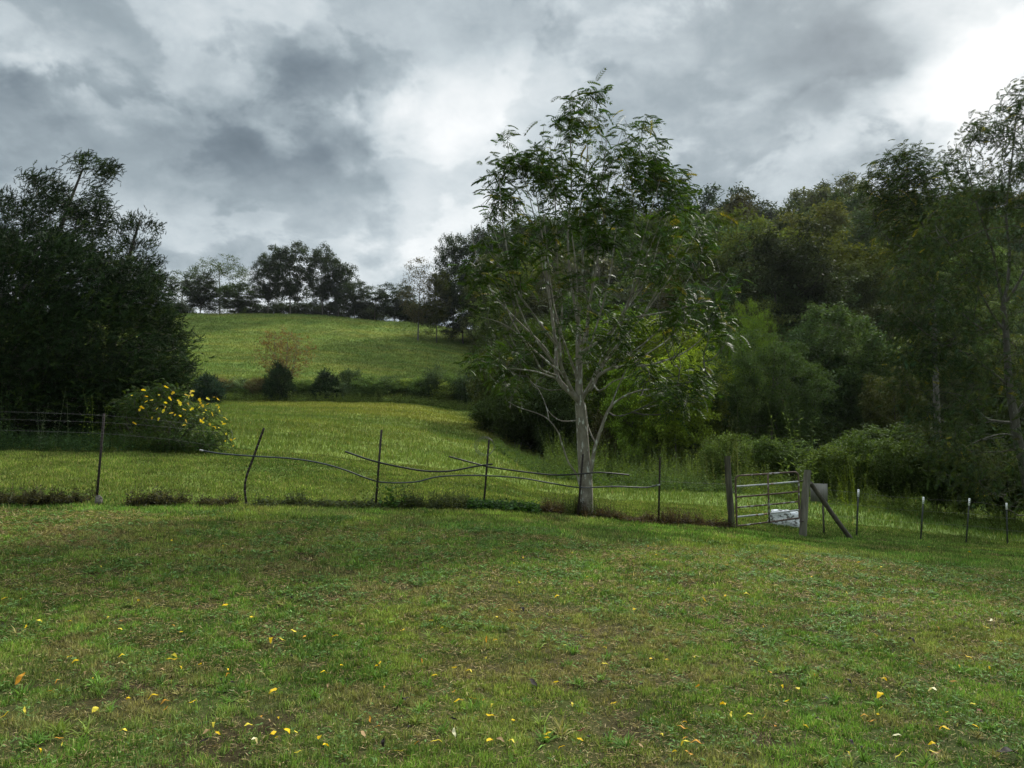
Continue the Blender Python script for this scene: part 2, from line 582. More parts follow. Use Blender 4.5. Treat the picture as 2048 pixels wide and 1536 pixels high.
def build_ground():
    s = np.linspace(-1, 1, 420)
    xs = np.sinh(s * 5.2) / math.sinh(5.2) * 900
    t = np.linspace(0, 1, 520)
    ys = -40 + 45 * np.clip(t / .08, 0, 1) + np.where(t > .08, (np.exp((t - .08) / .92 * 5.6) - 1) / (math.exp(5.6) - 1) * 1500, 0)
    Xg, Yg = np.meshgrid(xs, ys)
    Zg = terrain(Xg, Yg)
    v = np.stack([Xg, Yg, Zg], -1).reshape(-1, 3)
    ny, nx = Xg.shape
    i = np.arange(ny - 1)[:, None] * nx
    j = np.arange(nx - 1)[None]
    q = np.stack([i + j, i + j + 1, i + nx + j + 1, i + nx + j], -1).reshape(-1, 4)
    c = grass_colour(v[:, 0], v[:, 1])
    b = bare(v[:, 0], v[:, 1])
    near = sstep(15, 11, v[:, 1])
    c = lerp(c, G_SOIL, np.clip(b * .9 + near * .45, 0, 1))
    c = c * (1 - .62 * near[:, None])  # near soil darkened to stand in for shade between the blades
    # leaf litter under the wood
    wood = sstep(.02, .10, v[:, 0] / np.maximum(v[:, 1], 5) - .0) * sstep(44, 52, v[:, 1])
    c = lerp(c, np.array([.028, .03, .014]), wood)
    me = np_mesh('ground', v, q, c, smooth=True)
    mt, nt, out = new_mat('turf_ground')
    N, L = nt.nodes.new, nt.links.new
    at = N('ShaderNodeAttribute')
    at.attribute_name = 'Col'
    tc = N('ShaderNodeTexCoord')

    def nz(scale, detail, st=(1, 1, 1)):
        mp = N('ShaderNodeMapping')
        L(tc.outputs['Object'], mp.inputs[0])
        mp.inputs['Scale'].default_value = st
        n = N('ShaderNodeTexNoise')
        L(mp.outputs[0], n.inputs['Vector'])
        n.inputs['Scale'].default_value = scale
        n.inputs['Detail'].default_value = detail
        n.inputs['Roughness'].default_value = .7
        return n.outputs['Fac']
    a = nz(.35, 8, (1, .6, .3))
    b2 = nz(2.5, 8, (.7, .5, .3))
    r = N('ShaderNodeMapRange')
    L(a, r.inputs[0])
    r.inputs['From Min'].default_value, r.inputs['From Max'].default_value = .3, .7
    r.inputs['To Min'].default_value, r.inputs['To Max'].default_value = .8, 1.2
    r2 = N('ShaderNodeMapRange')
    L(b2, r2.inputs[0])
    r2.inputs['From Min'].default_value, r2.inputs['From Max'].default_value = .3, .7
    r2.inputs['To Min'].default_value, r2.inputs['To Max'].default_value = .7, 1.3
    mu = N('ShaderNodeMath')
    mu.operation = 'MULTIPLY'
    L(r.outputs[0], mu.inputs[0])
    L(r2.outputs[0], mu.inputs[1])
    sc = N('ShaderNodeVectorMath')
    sc.operation = 'SCALE'
    L(at.outputs['Color'], sc.inputs[0])
    L(mu.outputs[0], sc.inputs['Scale'])
    p = N('ShaderNodeBsdfPrincipled')
    L(sc.outputs[0], p.inputs['Base Color'])
    p.inputs['Roughness'].default_value = .95
    p.inputs['Specular IOR Level'].default_value = .02
    bm = N('ShaderNodeBump')
    bm.inputs['Strength'].default_value = .9
    bm.inputs['Distance'].default_value = .12
    L(b2, bm.inputs['Height'])
    L(bm.outputs[0], p.inputs['Normal'])
    L(p.outputs[0], out.inputs[0])
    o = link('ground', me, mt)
    tag(o, kind='structure')
    o['label'] = 'grassy lawn and pasture rising to a hill crest'


build_ground()


# ------------------------------------------------------------------ grass blades (uncountable)
def blades(name, n, y0, y1, h0, h1, w, power, label, seed, u0=-.72, u1=.72, flop=.6, dens=None):
    rng = np.random.default_rng(seed)
    y = (y0 ** power + rng.random(n) * (y1 ** power - y0 ** power)) ** (1 / power)
    u = rng.uniform(u0, u1, n)
    x = u * (y + (2.2 if y1 < 16 else 0))
    keep = rng.random(n) > bare(x, y) * .8
    if dens is not None:
        keep &= dens(x, y, rng)
    # tufting
    tuft = (.5 * vnoise(x / .07, y / .07, 3) + .5 * fbm(x / .22, y / .22, 2, 4)) if y1 < 16 else fbm(x / .5, y / .5, 2, 3)
    keep &= rng.random(n) < (np.clip((tuft - .28) * 2.8, .08, 1) if y1 < 16 else np.clip((tuft - .1) * 2.2, .45, 1))
    x, y, tuft = x[keep], y[keep], tuft[keep]
    n = len(x)
    z = terrain(x, y)
    long = fbm(x / 1.7, y / 2.0, 3, 21)
    h = rng.uniform(h0, h1, n) * ((.55 + .9 * long) if y1 < 16 else (.75 + .5 * long)) * ((.25 + 1.4 * tuft) if y1 < 16 else (.75 + .5 * tuft))
    ww = w * rng.uniform(.6, 1.4, n) * (y / ((y0 + y1) / 2)) ** .6
    th = rng.uniform(0, 2 * math.pi, n)
    lean = np.abs(rng.normal(0, flop, n))
    ld = rng.uniform(0, 2 * math.pi, n)
    dx, dy = np.cos(ld) * np.sin(lean), np.sin(ld) * np.sin(lean)
    up = np.cos(np.clip(lean, 0, 1.35))
    p = np.stack([x, y, z - .004], -1)
    s = np.stack([np.cos(th), np.sin(th), np.zeros(n)], -1) * (ww / 2)[:, None]
    mid = p + np.stack([dx * .38, dy * .38, up * .6], -1) * h[:, None]
    tip = p + np.stack([dx, dy, up * .92], -1) * h[:, None]
    v = np.stack([p - s, p + s, mid + s * .75, mid - s * .75, tip], 1).reshape(-1, 3)
    b = (np.arange(n) * 5)[:, None]
    q = b + np.array([[0, 1, 2, 3]])
    t = b + np.array([[3, 2, 4]])
    c = grass_colour(x, y)
    dryb = rng.random(n) < (.12 if y1 < 30 else .05)
    c[dryb] = c[dryb] * .35 + np.array([.34, .27, .13]) * .65
    va = .6 if y1 < 30 else .16
    c = c * rng.uniform(1 - va, 1 + va, (n, 1)) * (1 + (tuft - .5) * va * 2)[:, None]
    c = np.repeat(c, 5, axis=0)
    me = np_mesh(name, v, [q, t], c)
    o = link(name, me, M['grass'])
    tag(o, label, 'grass', kind='stuff')
    return o


blades('lawn_grass', 1000000, 2.9, 7.5, .018, .055, .0045, 1.5, 'short mown lawn grass with brown and green patches in the foreground', 1, flop=.75)
blades('lawn_grass', 640000, 7.5, 13, .025, .06, .0075, 1.8, 'mown green lawn grass between the foreground and the fence line', 2, flop=.75)
blades('lawn_grass', 620000, 13, 24, .035, .09, .012, 1.7, 'green grass around the fence line and the gate', 3, u0=-.7, u1=.75)


def not_wood(x, y, rng):
    return ~((x / y > .03) & (y > 47)) | (rng.random(len(x)) < .1)


blades('pasture_grass', 440000, 24, 75, .07, .2, .028, 1.5, 'bright green pasture grass sloping up behind the fence', 4, u0=-.62, u1=.7, flop=.5, dens=not_wood)
blades('hill_grass', 380000, 75, 152, .10, .24, .05, 1.2, 'green and straw coloured grass on the upper hill to its crest', 5, u0=-.62, u1=.06, flop=.5)

def crabgrass():
    rng = np.random.default_rng(909)
    nc = 1500
    y = (2.9 ** 1.5 + rng.random(nc) * (12 ** 1.5 - 2.9 ** 1.5)) ** (1 / 1.5)
    x = rng.uniform(-.72, .72, nc) * y
    k = fbm(x / 1.2, y / 1.2, 3, 201) > .5
    x, y = x[k], y[k]
    nc = len(x)
    per = 34
    i = np.repeat(np.arange(nc), per)
    n = len(i)
    a = rng.uniform(0, 6.28, n)
    el = rng.uniform(.15, 1.25, n)
    size = rng.uniform(.5, 1.35, nc)
    P = np.stack([x[i] + rng.normal(0, .012, n), y[i] + rng.normal(0, .012, n), terrain(x, y)[i] - .003], -1)
    D = np.stack([np.cos(a) * np.cos(el), np.sin(a) * np.cos(el), np.sin(el)], -1)
    rot = rotmats(n, D, rng, spin=False)
    tv = np.array([[0, -.04, 0], [0, .04, 0], [.55, .035, .04], [.55, -.035, .04], [1, 0, -.16]])
    sc = rng.uniform(.035, .095, n) * size[i]
    v, q = scatter(tv, np.array([[0, 1, 2, 3]]), P, rot, sc)
    t = (np.arange(n) * 5)[:, None] + np.array([[3, 2, 4]])
    tone = np.array([[.12, .22, .04], [.09, .17, .035], [.18, .24, .05], [.24, .22, .08]])[rng.choice(4, nc, p=[.35, .3, .22, .13])]
    c = tone[i] * rng.uniform(.7, 1.35, (n, 1))
    me = np_mesh('coarse_grass', v, [q, t], np.repeat(c, 5, axis=0))
    tag(link('coarse_grass', me, M['grass']), 'coarse spreading tufts of brighter grass standing out of the lawn', 'grass', kind='stuff')


def thatch():
    rng = np.random.default_rng(515)
    n = 260000
    y = (2.9 ** 1.4 + rng.random(n) * (13 ** 1.4 - 2.9 ** 1.4)) ** (1 / 1.4)
    x = rng.uniform(-.72, .72, n) * y
    k = rng.random(n) < .35 + .65 * sstep(.35, .65, fbm(x / .5, y / .5, 3, 133))
    x, y = x[k], y[k]
    n = len(x)
    P = np.stack([x, y, terrain(x, y) + rng.uniform(.002, .022, n)], -1)
    a = rng.uniform(0, 6.28, n)
    D = np.stack([np.cos(a), np.sin(a), rng.normal(0, .28, n)], -1)
    rot = rotmats(n, D, rng, spin=False)
    tv, tf = rhomb(1, .10, .02)
    v, f = scatter(tv, tf, P, rot, rng.uniform(.02, .06, n) * np.clip(y / 6, .8, 1.8))
    pal = np.array([[.34, .27, .14], [.22, .16, .08], [.10, .07, .04], [.30, .26, .10], [.045, .035, .022]])
    c = pal[rng.choice(5, n, p=[.28, .27, .17, .14, .14])] * rng.uniform(.7, 1.3, (n, 1))
    o = link('thatch', np_mesh('thatch', v, f, np.repeat(c, 4, axis=0)), M['grass'])
    tag(o, 'dead straw and thatch lying between the grass blades of the lawn', 'thatch', kind='stuff')


def rosettes():
    rng = np.random.default_rng(808)
    y = (2.9 ** 1.6 + rng.random(60000) * (14 ** 1.6 - 2.9 ** 1.6)) ** (1 / 1.6)
    x = rng.uniform(-.72, .72, len(y)) * y
    n3 = fbm(x / .35, y / .45 + 4, 3, 77)
    k = (rng.random(len(y)) < sstep(.52, .72, n3) * .4 + .04)
    x, y = x[k], y[k]
    n = len(x)
    per = 4
    P = np.repeat(np.stack([x, y, terrain(x, y)], -1), per, axis=0)
    a = rng.uniform(0, 6.28, len(P))
    P[:, 2] += rng.uniform(.012, .045, len(P))
    P[:, :2] += rng.normal(0, .012, (len(P), 2))
    D = np.stack([np.cos(a), np.sin(a), rng.uniform(-.1, .5, len(P))], -1)
    rot = rotmats(len(P), D, rng, spin=False)
    tv, tf = rhomb(1, .3, .05)
    v, f = scatter(tv, tf, P, rot, rng.uniform(.022, .05, len(P)) * np.clip(P[:, 1] / 6, .8, 1.6))
    c = G_BLUE[None] * rng.uniform(.6, 1.7, (len(P), 1))
    me = np_mesh('clover', v, f, np.repeat(c, 4, axis=0))
    o = link('clover', me, M['grass'])
    tag(o, 'bluish green broad-leaved patches of clover in the lawn', 'clover', kind='stuff')


# ------------------------------------------------------------------ tree machinery
def rhomb(l=1.0, w=.45, fold=.08):
    v = np.array([[0, 0, 0], [l * .45, w / 2, fold], [l, 0, -.04], [l * .45, -w / 2, fold]])
    return v, np.array([[0, 1, 2, 3]])


def pinnate(nl=6, L=.42, leaf=.12, w=.038, droop=.5):
    """compound leaf: rachis with paired drooping leaflets, local x out, z up"""
    vs, fs = [], []
    def curve(t):
        return np.array([L * (t - .18 * t * t), 0, -droop * L * t * t])
    n = 0
    pts = [curve(t) for t in np.linspace(0, 1, 6)]
    for a, b in zip(pts[:-1], pts[1:]):
        vs += [a + (0, .0025, 0), a - (0, .0025, 0), b - (0, .002, 0), b + (0, .002, 0)]
        fs.append([n, n + 1, n + 2, n + 3])
        n += 4
    for i in range(nl):
        t = .25 + .75 * i / (nl - 1)
        c = curve(t)
        for sgn in (-1, 1):
            s_ = leaf * (.75 + .35 * math.sin(math.pi * (t - .1)))
            d = np.array([.42, sgn * .85, -.42])
            d /= np.linalg.norm(d)
            side = np.array([.9, -sgn * .42, .05]) * (w / 2)
            q = [c, c + d * s_ * .4 + side, c + d * s_ + np.array([.01, 0, -.02]), c + d * s_ * .4 - side]
            vs += q
            fs.append([n, n + 1, n + 2, n + 3])
            n += 4
    c = curve(1.0)
    d = (curve(1) - curve(.9))
    d /= np.linalg.norm(d)
    vs += [c, c + d * leaf * .4 + (0, w / 2, 0), c + d * leaf, c + d * leaf * .4 - (0, w / 2, 0)]
    fs.append([n, n + 1, n + 2, n + 3])
    return np.array(vs), np.array(fs)


class Skel:
    def __init__(s):
        s.p, s.par, s.r, s.tag = [], [], [], []

    def add(s, p, par, r=0.0, tag=0):
        s.p.append(np.asarray(p, dtype=float)); s.par.append(par); s.r.append(r); s.tag.append(tag)
        return len(s.p) - 1

    def path(s, pts, par=-1, r0=None, r1=None, tag=0, sub=3):
        """smooth polyline through pts; r0..r1 are fixed radii"""
        pts = [np.asarray(q, dtype=float) for q in pts]
        if par >= 0:
            pts = [s.p[par]] + pts
        P = [2 * pts[0] - pts[1]] + pts + [2 * pts[-1] - pts[-2]]
        out = []
        for i in range(1, len(P) - 2):
            for k in range(sub):
                t = k / sub
                a, b, c, d = P[i - 1], P[i], P[i + 1], P[i + 2]
                out.append(.5 * ((2 * b) + (-a + c) * t + (2 * a - 5 * b + 4 * c - d) * t * t + (-a + 3 * b - 3 * c + d) * t ** 3))
        out.append(pts[-1])
        n = len(out)
        ids = []
        for i, q in enumerate(out):
            r = 0 if r0 is None else r0 + (r1 - r0) * i / (n - 1)
            if i == 0 and par >= 0:
                ids.append(par)
                continue
            par = s.add(q, par, r, tag)
            ids.append(par)
        return ids

    def nearest(s, q):
        P = np.array(s.p)
        return int(np.argmin(((P - q) ** 2).sum(1)))

    def grow(s, att, rng, step=.5, up=.25, tagv=1, curl=.2, below=.1, rise=1.0):
        """connect each attractor to the skeleton by a bowed twig"""
        cap = len(s.p) + 60 * len(att) + 10
        P = np.zeros((cap, 3))
        n0 = len(s.p)
        P[:n0] = np.array(s.p)
        n = n0
        base = P[:n0].mean(0)
        d0 = np.array([((P[:n0] - a) ** 2).sum(1).min() for a in att])
        tips = []
        for k in np.argsort(d0):
            a = att[k]
            D = a - P[:n]
            dist = np.sqrt((D ** 2).sum(1))
            cost = dist + np.maximum(0, P[:n, 2] - a[2] + below) * 1.6 * rise
            b = int(np.argmin(cost))
            seg = max(2, int(dist[b] / step) + 1)
            if dist[b] < 1e-3:
                tips.append(b)
                continue
            side = rng.normal(0, curl, 3) * dist[b] * .3
            par = b
            st = s.p[b]
            for i in range(1, seg + 1):
                t = i / seg
                bow = math.sin(math.pi * t)
                q = st + (a - st) * t + side * bow - np.array([0, 0, up * dist[b] * .25]) * bow
                if i < seg:
                    q = q + rng.normal(0, .02, 3) * dist[b] * .5
                par = s.add(q, par, 0, tagv)
                if n < cap:
                    P[n] = q
                    n += 1
            tips.append(par)
        return tips

    def radii(s, tip=.006, expo=2.3, mx=None):
        n = len(s.p)
        acc = np.zeros(n)
        ch = np.zeros(n)
        for i in range(n):
            if s.par[i] >= 0:
                ch[s.par[i]] += 1
        R_ = np.zeros(n)
        for i in range(n - 1, -1, -1):
            if acc[i] == 0:
                acc[i] = tip ** expo
            R_[i] = acc[i] ** (1 / expo)
            if s.par[i] >= 0:
                acc[s.par[i]] += acc[i]
        fixed = np.array(s.r)
        R_ = np.where(fixed > 0, fixed, R_)
        for i in range(n):                      # never thicker than the parent
            if s.par[i] >= 0:
                R_[i] = min(R_[i], R_[s.par[i]])
        s.R = R_

    def chains(s, tags=None):
        n = len(s.p)
        kids = [[] for _ in range(n)]
        for i in range(n):
            if s.par[i] >= 0:
                kids[s.par[i]].append(i)
        out = []
        stack = [(i, -1) for i in range(n) if s.par[i] < 0]
        while stack:
            i, fr = stack.pop()
            ch = ([fr] if fr >= 0 else []) + [i]
            while kids[i]:
                ks = sorted(kids[i], key=lambda k: (s.tag[k] == s.tag[i], s.R[k]))
                for k in ks[:-1]:
                    stack.append((k, i))
                if s.tag[ks[-1]] != s.tag[i]:
                    stack.append((ks[-1], i))
                    break
                i = ks[-1]
                ch.append(i)
            out.append((s.tag[ch[-1]], ch))
        return out

    def mesh(s, mb_by_tag, sides=lambda r: 10 if r > .06 else (6 if r > .02 else 4), origin=None):
        o = np.zeros(3) if origin is None else origin
        for tg, ch in s.chains():
            if len(ch) < 2:
                continue
            pts = np.array([s.p[i] for i in ch]) - o
            rr = np.array([s.R[i] for i in ch])
            if s.tag[ch[0]] != tg or s.R[ch[0]] > s.R[ch[1]] * 1.3:
                rr[0] = rr[1]
            mb_by_tag(tg).tube(pts, rr, sides(rr.max()), cap=True)


def crown_points(poly, Y, n, rng, depth=.8, shell=.5, dens=None, py_scale=True, front=.5):
    """points inside a solid crown whose outline seen from the front is poly (photo px) at distance Y"""
    P = np.array(poly, dtype=float)
    x0, y0 = P.min(0)
    x1, y1 = P.max(0)
    A = P
    B = np.roll(P, -1, axis=0)

    def scan(py):
        xs = []
        for a, b in zip(A, B):
            if (a[1] <= py) != (b[1] <= py):
                xs.append(a[0] + (py - a[1]) / (b[1] - a[1]) * (b[0] - a[0]))
        return sorted(xs)
    rows = {int(q): scan(q + .5) for q in range(int(y0), int(y1) + 1)}
    out = []
    tries = 0
    while len(out) < n and tries < n * 60:
        tries += 1
        px, py = rng.uniform(x0, x1), rng.uniform(y0, y1)
        xs = rows.get(int(py), [])
        ok = any(xs[i] <= px <= xs[i + 1] for i in range(0, len(xs) - 1, 2))
        if not ok:
            continue
        if dens is not None and rng.random() > dens(px, py):
            continue
        l, r = xs[0], xs[-1]
        hw = (r - l) / 2
        t = (px - (l + r) / 2) / max(hw, 1)
        lim = hw * math.sqrt(max(0, 1 - t * t)) * depth
        lim = max(lim, 8) / F * Y
        mag = rng.random() ** shell
        sg = -1 if rng.random() < front else 1
        out.append(pix(px, py, Y + sg * mag * lim))
    return np.array(out)


# ------------------------------------------------------------------ the tree by the fence
def leaf_cols(n, rng, base, yellow=.06, spread=.25):
    c = np.tile(np.array(base), (n, 1)) * rng.uniform(1 - spread, 1 + spread, (n, 1))
    c = c * (1 + rng.normal(0, .08, (n, 3)))
    k = rng.random(n)
    g = (k < .35)
    c[g] = c[g] * np.array([1.35, 1.2, .8])
    ye = k > 1 - yellow
    c[ye] = np.array([.22, .20, .03]) * rng.uniform(.6, 1.1, (ye.sum(), 1))
    return np.clip(c, .002, 1)


def foliage_pinnate(pts, dirs, rng, base, per=3, L=.42, leaf=.12, w=.038, wind=(.5, 0, .0), yellow=.06, spread=.06, name='crown'):
    temps = [pinnate(5, L * .85, leaf, w, .35), pinnate(6, L, leaf, w, .55), pinnate(7, L * 1.1, leaf, w, .9), pinnate(5, L * .8, leaf * 1.05, w, .15)]
    VV, FF, CC, off = [], [], [], 0
    n = len(pts) * per
    P = np.repeat(pts, per, axis=0) + rng.normal(0, spread, (n, 3))
    D = np.repeat(dirs, per, axis=0) * np.array([.7, .7, .3]) + rng.normal(0, .75, (n, 3)) * np.array([1, 1, .45]) + np.array(wind)
    flat = np.sqrt(D[:, 0] ** 2 + D[:, 1] ** 2) + .15
    D[:, 2] = np.clip(D[:, 2], -1.2 * flat, .55 * flat)
    rot = rotmats(n, D, rng, spin=False)
    sc = rng.uniform(.7, 1.2, n)
    which = rng.integers(0, len(temps), n)
    for k, (tv, tf) in enumerate(temps):
        m_ = which == k
        if not m_.any():
            continue
        v, f = scatter(tv, tf, P[m_], rot[m_], sc[m_])
        c = leaf_cols(m_.sum(), rng, base, yellow)
        VV.append(v); FF.append(f + off); CC.append(np.repeat(c, len(tv), axis=0))
        off += len(v)
    return np.vstack(VV), np.vstack(FF), np.vstack(CC)


def tip_dirs(sk, tips):
    d = []
    for t in tips:
        p = sk.par[t]
        q = sk.p[t] - sk.p[p] if p >= 0 else np.array([0, 0, 1.])
        d.append(q / (np.linalg.norm(q) + 1e-9))
    return np.array(d)


def main_tree():
    rng = np.random.default_rng(11)
    Y0 = 18.0
    def W(pts, d0=0.0, d1=None):
        d1 = d0 if d1 is None else d1
        n = len(pts)
        return [pix(a, b, Y0 + d0 + (d1 - d0) * i / max(1, n - 1)) for i, (a, b) in enumerate(pts)]
    base = pix(1173, 1046, Y0)
    base[2] = gz(base[0], Y0) - .06
    sk = Skel()
    trunk = sk.path([base, pix(1172, 1025, Y0), pix(1172, 970, Y0), pix(1167, 905, Y0), pix(1163, 840, Y0), pix(1160, 806, Y0)], -1, .172, .118, 0)
    for k, i in enumerate(trunk[:3]):
        sk.r[i] = [.235, .19, .162][k]
    fork = trunk[-1]
    limbs = []
    def limb(par, pts, d0, d1, r0, r1):
        tg = 10 + len(limbs)
        ids = sk.path(W(pts, d0, d1), par, r0, r1, tg)
        limbs.append(tg)
        return ids
    def at(px, py, d=0.0, among=None):
        q = pix(px, py, Y0 + d)
        ids = among if among is not None else range(len(sk.p))
        return min(ids, key=lambda i: ((sk.p[i] - q) ** 2).sum())
    C = limb(fork, [(1158, 775), (1158, 726), (1157, 678), (1156, 650)], .0, .1, .092, .062)
    limb(C[-1], [(1148, 600), (1139, 540), (1136, 463), (1143, 370), (1141, 281), (1150, 205)], .1, .5, .042, .007)
    limb(C[-1], [(1161, 600), (1166, 520), (1160, 430), (1172, 340), (1178, 250)], .1, -.6, .040, .007)
    C2 = limb(at(1159, 712, 0, C), [(1173, 661), (1178, 613), (1192, 540), (1205, 450), (1218, 360), (1232, 290)], .1, .9, .05, .008)
    A = limb(fork, [(1147, 790), (1127, 772), (1114, 752), (1112, 724), (1112, 690), (1101, 612), (1090, 520), (1080, 440), (1070, 370)], -.05, .6, .078, .009)
    limb(at(1114, 752, 0, A), [(1098, 746), (1082, 738), (1065, 707), (1036, 668), (1000, 645), (962, 634)], -.2, -1.0, .034, .007)
    limb(at(1112, 735, 0, A), [(1104, 717), (1082, 687), (1049, 655), (1017, 622), (978, 575), (952, 510), (942, 450)], .1, .6, .034, .007)
    limb(at(1114, 756, 0, A), [(1075, 744), (1043, 739), (1010, 735), (962, 722)], .3, 1.4, .024, .006)
    E = limb(at(1147, 795, 0, A), [(1136, 765), (1122, 730), (1118, 700), (1095, 668), (1062, 622), (1033, 578), (1014, 500), (1003, 420), (998, 350)], -.1, -1.3, .05, .008)
    limb(at(1122, 730, -.1, E), [(1120, 690), (1124, 620), (1116, 540), (1112, 450), (1108, 360), (1100, 290)], .2, -.9, .034, .008)
    Fm = limb(fork, [(1179, 772), (1196, 752), (1225, 736), (1271, 731), (1300, 730), (1352, 713), (1384, 694), (1424, 658)], .0, .8, .05, .007)
    G = limb(at(1159, 706, 0, C), [(1180, 695), (1205, 678), (1225, 661), (1241, 635), (1264, 587), (1290, 520), (1318, 450), (1338, 385)], -.1, -.7, .046, .008)
    H = limb(at(1170, 785, 0, Fm), [(1186, 772), (1205, 733), (1231, 694), (1283, 635), (1330, 570), (1375, 500), (1405, 440)], .2, 1.4, .046, .007)
    limb(at(1235, 645, -.2, G), [(1258, 637), (1303, 629), (1342, 622), (1378, 612), (1424, 598)], -.4, -.6, .028, .006)
    limb(at(1186, 772, .1, Fm), [(1199, 782), (1228, 762), (1257, 753), (1272, 735), (1290, 700)], -.3, -1.2, .026, .006)
    Lw = limb(trunk[4], [(1186, 915), (1192, 889), (1205, 850), (1215, 824), (1228, 806)], -.15, -.4, .05, .03)
    limb(Lw[-1], [(1254, 790), (1287, 780), (1336, 775), (1388, 762), (1430, 748)], -.45, -1.0, .026, .006)
    limb(Lw[-3], [(1226, 800), (1238, 770), (1262, 720), (1290, 690)], -.3, .1, .02, .006)
    limb(at(1190, 889, -.2, Lw), [(1182, 868), (1175, 847), (1172, 812)], -.2, -.1, .02, .008)
    Mm = limb(trunk[3], [(1155, 955), (1137, 925), (1124, 889), (1117, 866), (1098, 840), (1075, 827), (1036, 814), (1013, 801)], -.2, -.7, .026, .006)
    limb(at(1150, 845, 0, trunk), [(1124, 842), (1101, 827), (1088, 805)], -.2, -.5, .016, .006)
    limb(at(1098, 840, -.5, Mm), [(1092, 812), (1078, 780), (1060, 760)], -.5, -.2, .012, .005)
    # more rising shoots that fan out of the low fork
    fan = [(1040, 330, -.9), (1066, 300, 1.3), (1120, 250, 1.2), (1215, 270, -1.2), (1262, 290, .2),
           (1320, 360, -1.6), (1350, 400, .6), (1390, 430, -.8), (1420, 500, .4), (980, 440, -.5), (955, 520, .9), (1440, 560, 1.2), (1300, 470, 2.0)]
    for fx_, fy_, dd in fan:
        q = pix(fx_, fy_, Y0 + dd)
        cand = [i for i in range(len(sk.p)) if sk.tag[i] >= 10 and 2.9 < sk.p[i][2] < 4.9 and sk.tag[i] < 24]
        st = min(cand, key=lambda i: abs(math.atan2(q[0] - sk.p[i][0], q[2] - sk.p[i][2]) - math.atan2(q[0] - sk.p[fork][0], q[2] - sk.p[fork][2])) * 2.2 + rng.random() * .5 + abs(sk.p[i][1] - q[1]) * .15)
        a_ = sk.p[st]
        out_ = np.array([q[0] - a_[0], q[1] - a_[1], 0])
        m1 = a_ + (q - a_) * .35 + out_ * .14 + rng.normal(0, .06, 3)
        m2 = a_ + (q - a_) * .7 + out_ * .08 + rng.normal(0, .09, 3)
        r_ = min(sk.r[st] * .6, .024)
        sk.path([m1, m2, q], st, max(r_, .016), .006, 10 + len(limbs))
        limbs.append(0)
    nfix = len(sk.p)
    poly = [(1150, 182), (1195, 178), (1215, 215), (1215, 240), (1290, 232), (1332, 245), (1315, 290), (1330, 320), (1375, 345), (1385, 385), (1430, 390),
            (1445, 430), (1420, 470), (1450, 520), (1478, 570), (1440, 610), (1478, 650), (1450, 690), (1400, 700), (1440, 740), (1425, 790), (1340, 825),
            (1290, 800), (1250, 770), (1120, 700), (1085, 770), (1030, 790), (985, 760), (960, 735), (930, 700), (960, 640), (955, 590),
            (930, 540), (925, 450), (945, 415), (985, 400), (975, 340), (1000, 290), (1005, 258), (1040, 285), (1080, 290), (1080, 240), (1130, 250), (1130, 200)]
    def dens(px, py):
        # the inside of the vase is bare limbs, leaves sit on the outer shoots
        e = ((px - 1160) / 170) ** 2 + ((py - 640) / 190) ** 2
        d = 1 - .80 * math.exp(-e * .8)
        d *= .15 + .85 * (fbm(np.array(px / 48.), np.array(py / 40.), 2, 19) > .48)
        if px > 1330 and 390 < py < 620:
            d *= .55
        return d * (1.0 if py < 480 else .8)
    bare_att = crown_points(poly, Y0, 200, rng, depth=.8, shell=.6)
    sk.grow(bare_att, rng, step=.3, up=.55, curl=.2, below=.3, rise=1.4)
    att = crown_points(poly, Y0, 700, rng, depth=.85, shell=.4, dens=dens)
    tips = sk.grow(att, rng, step=.3, up=.55, curl=.22, below=.25, rise=1.3)
    sk.radii(.0042, 2.35)
    root = empty('broadleaf_tree', base, 'tall vase-shaped tree with pale lichen-blotched trunk standing in the fence line', 'tree')
    mbs = {}
    sk.mesh(lambda t: mbs.setdefault(t, MB()), origin=base)
    for t, mb in mbs.items():
        nm = 'trunk' if t == 0 else ('twigs' if t == 1 else 'limb')
        mt = M['bark'] if t == 0 or t >= 10 else M['bark_grey']
        mb.build(nm, mt, root)
    # leaves along the twigs: at tips and at a few nodes behind
    pts, dr = [], []
    td = tip_dirs(sk, tips)
    for t, d in zip(tips, td):
        pts.append(sk.p[t]); dr.append(d)
        p = sk.par[t]
        if p >= nfix and rng.random() < .55:
            pts.append(sk.p[p]); dr.append(d)
    v, f, c = foliage_pinnate(np.array(pts), np.array(dr), rng, (.027, .055, .010), per=4, L=.31, leaf=.092, w=.035, wind=(.18, 0, .0), yellow=.025, spread=.10)
    me = np_mesh('crown', v - base, f, c)
    link('crown', me, M['leaf_near'], root)


main_tree()


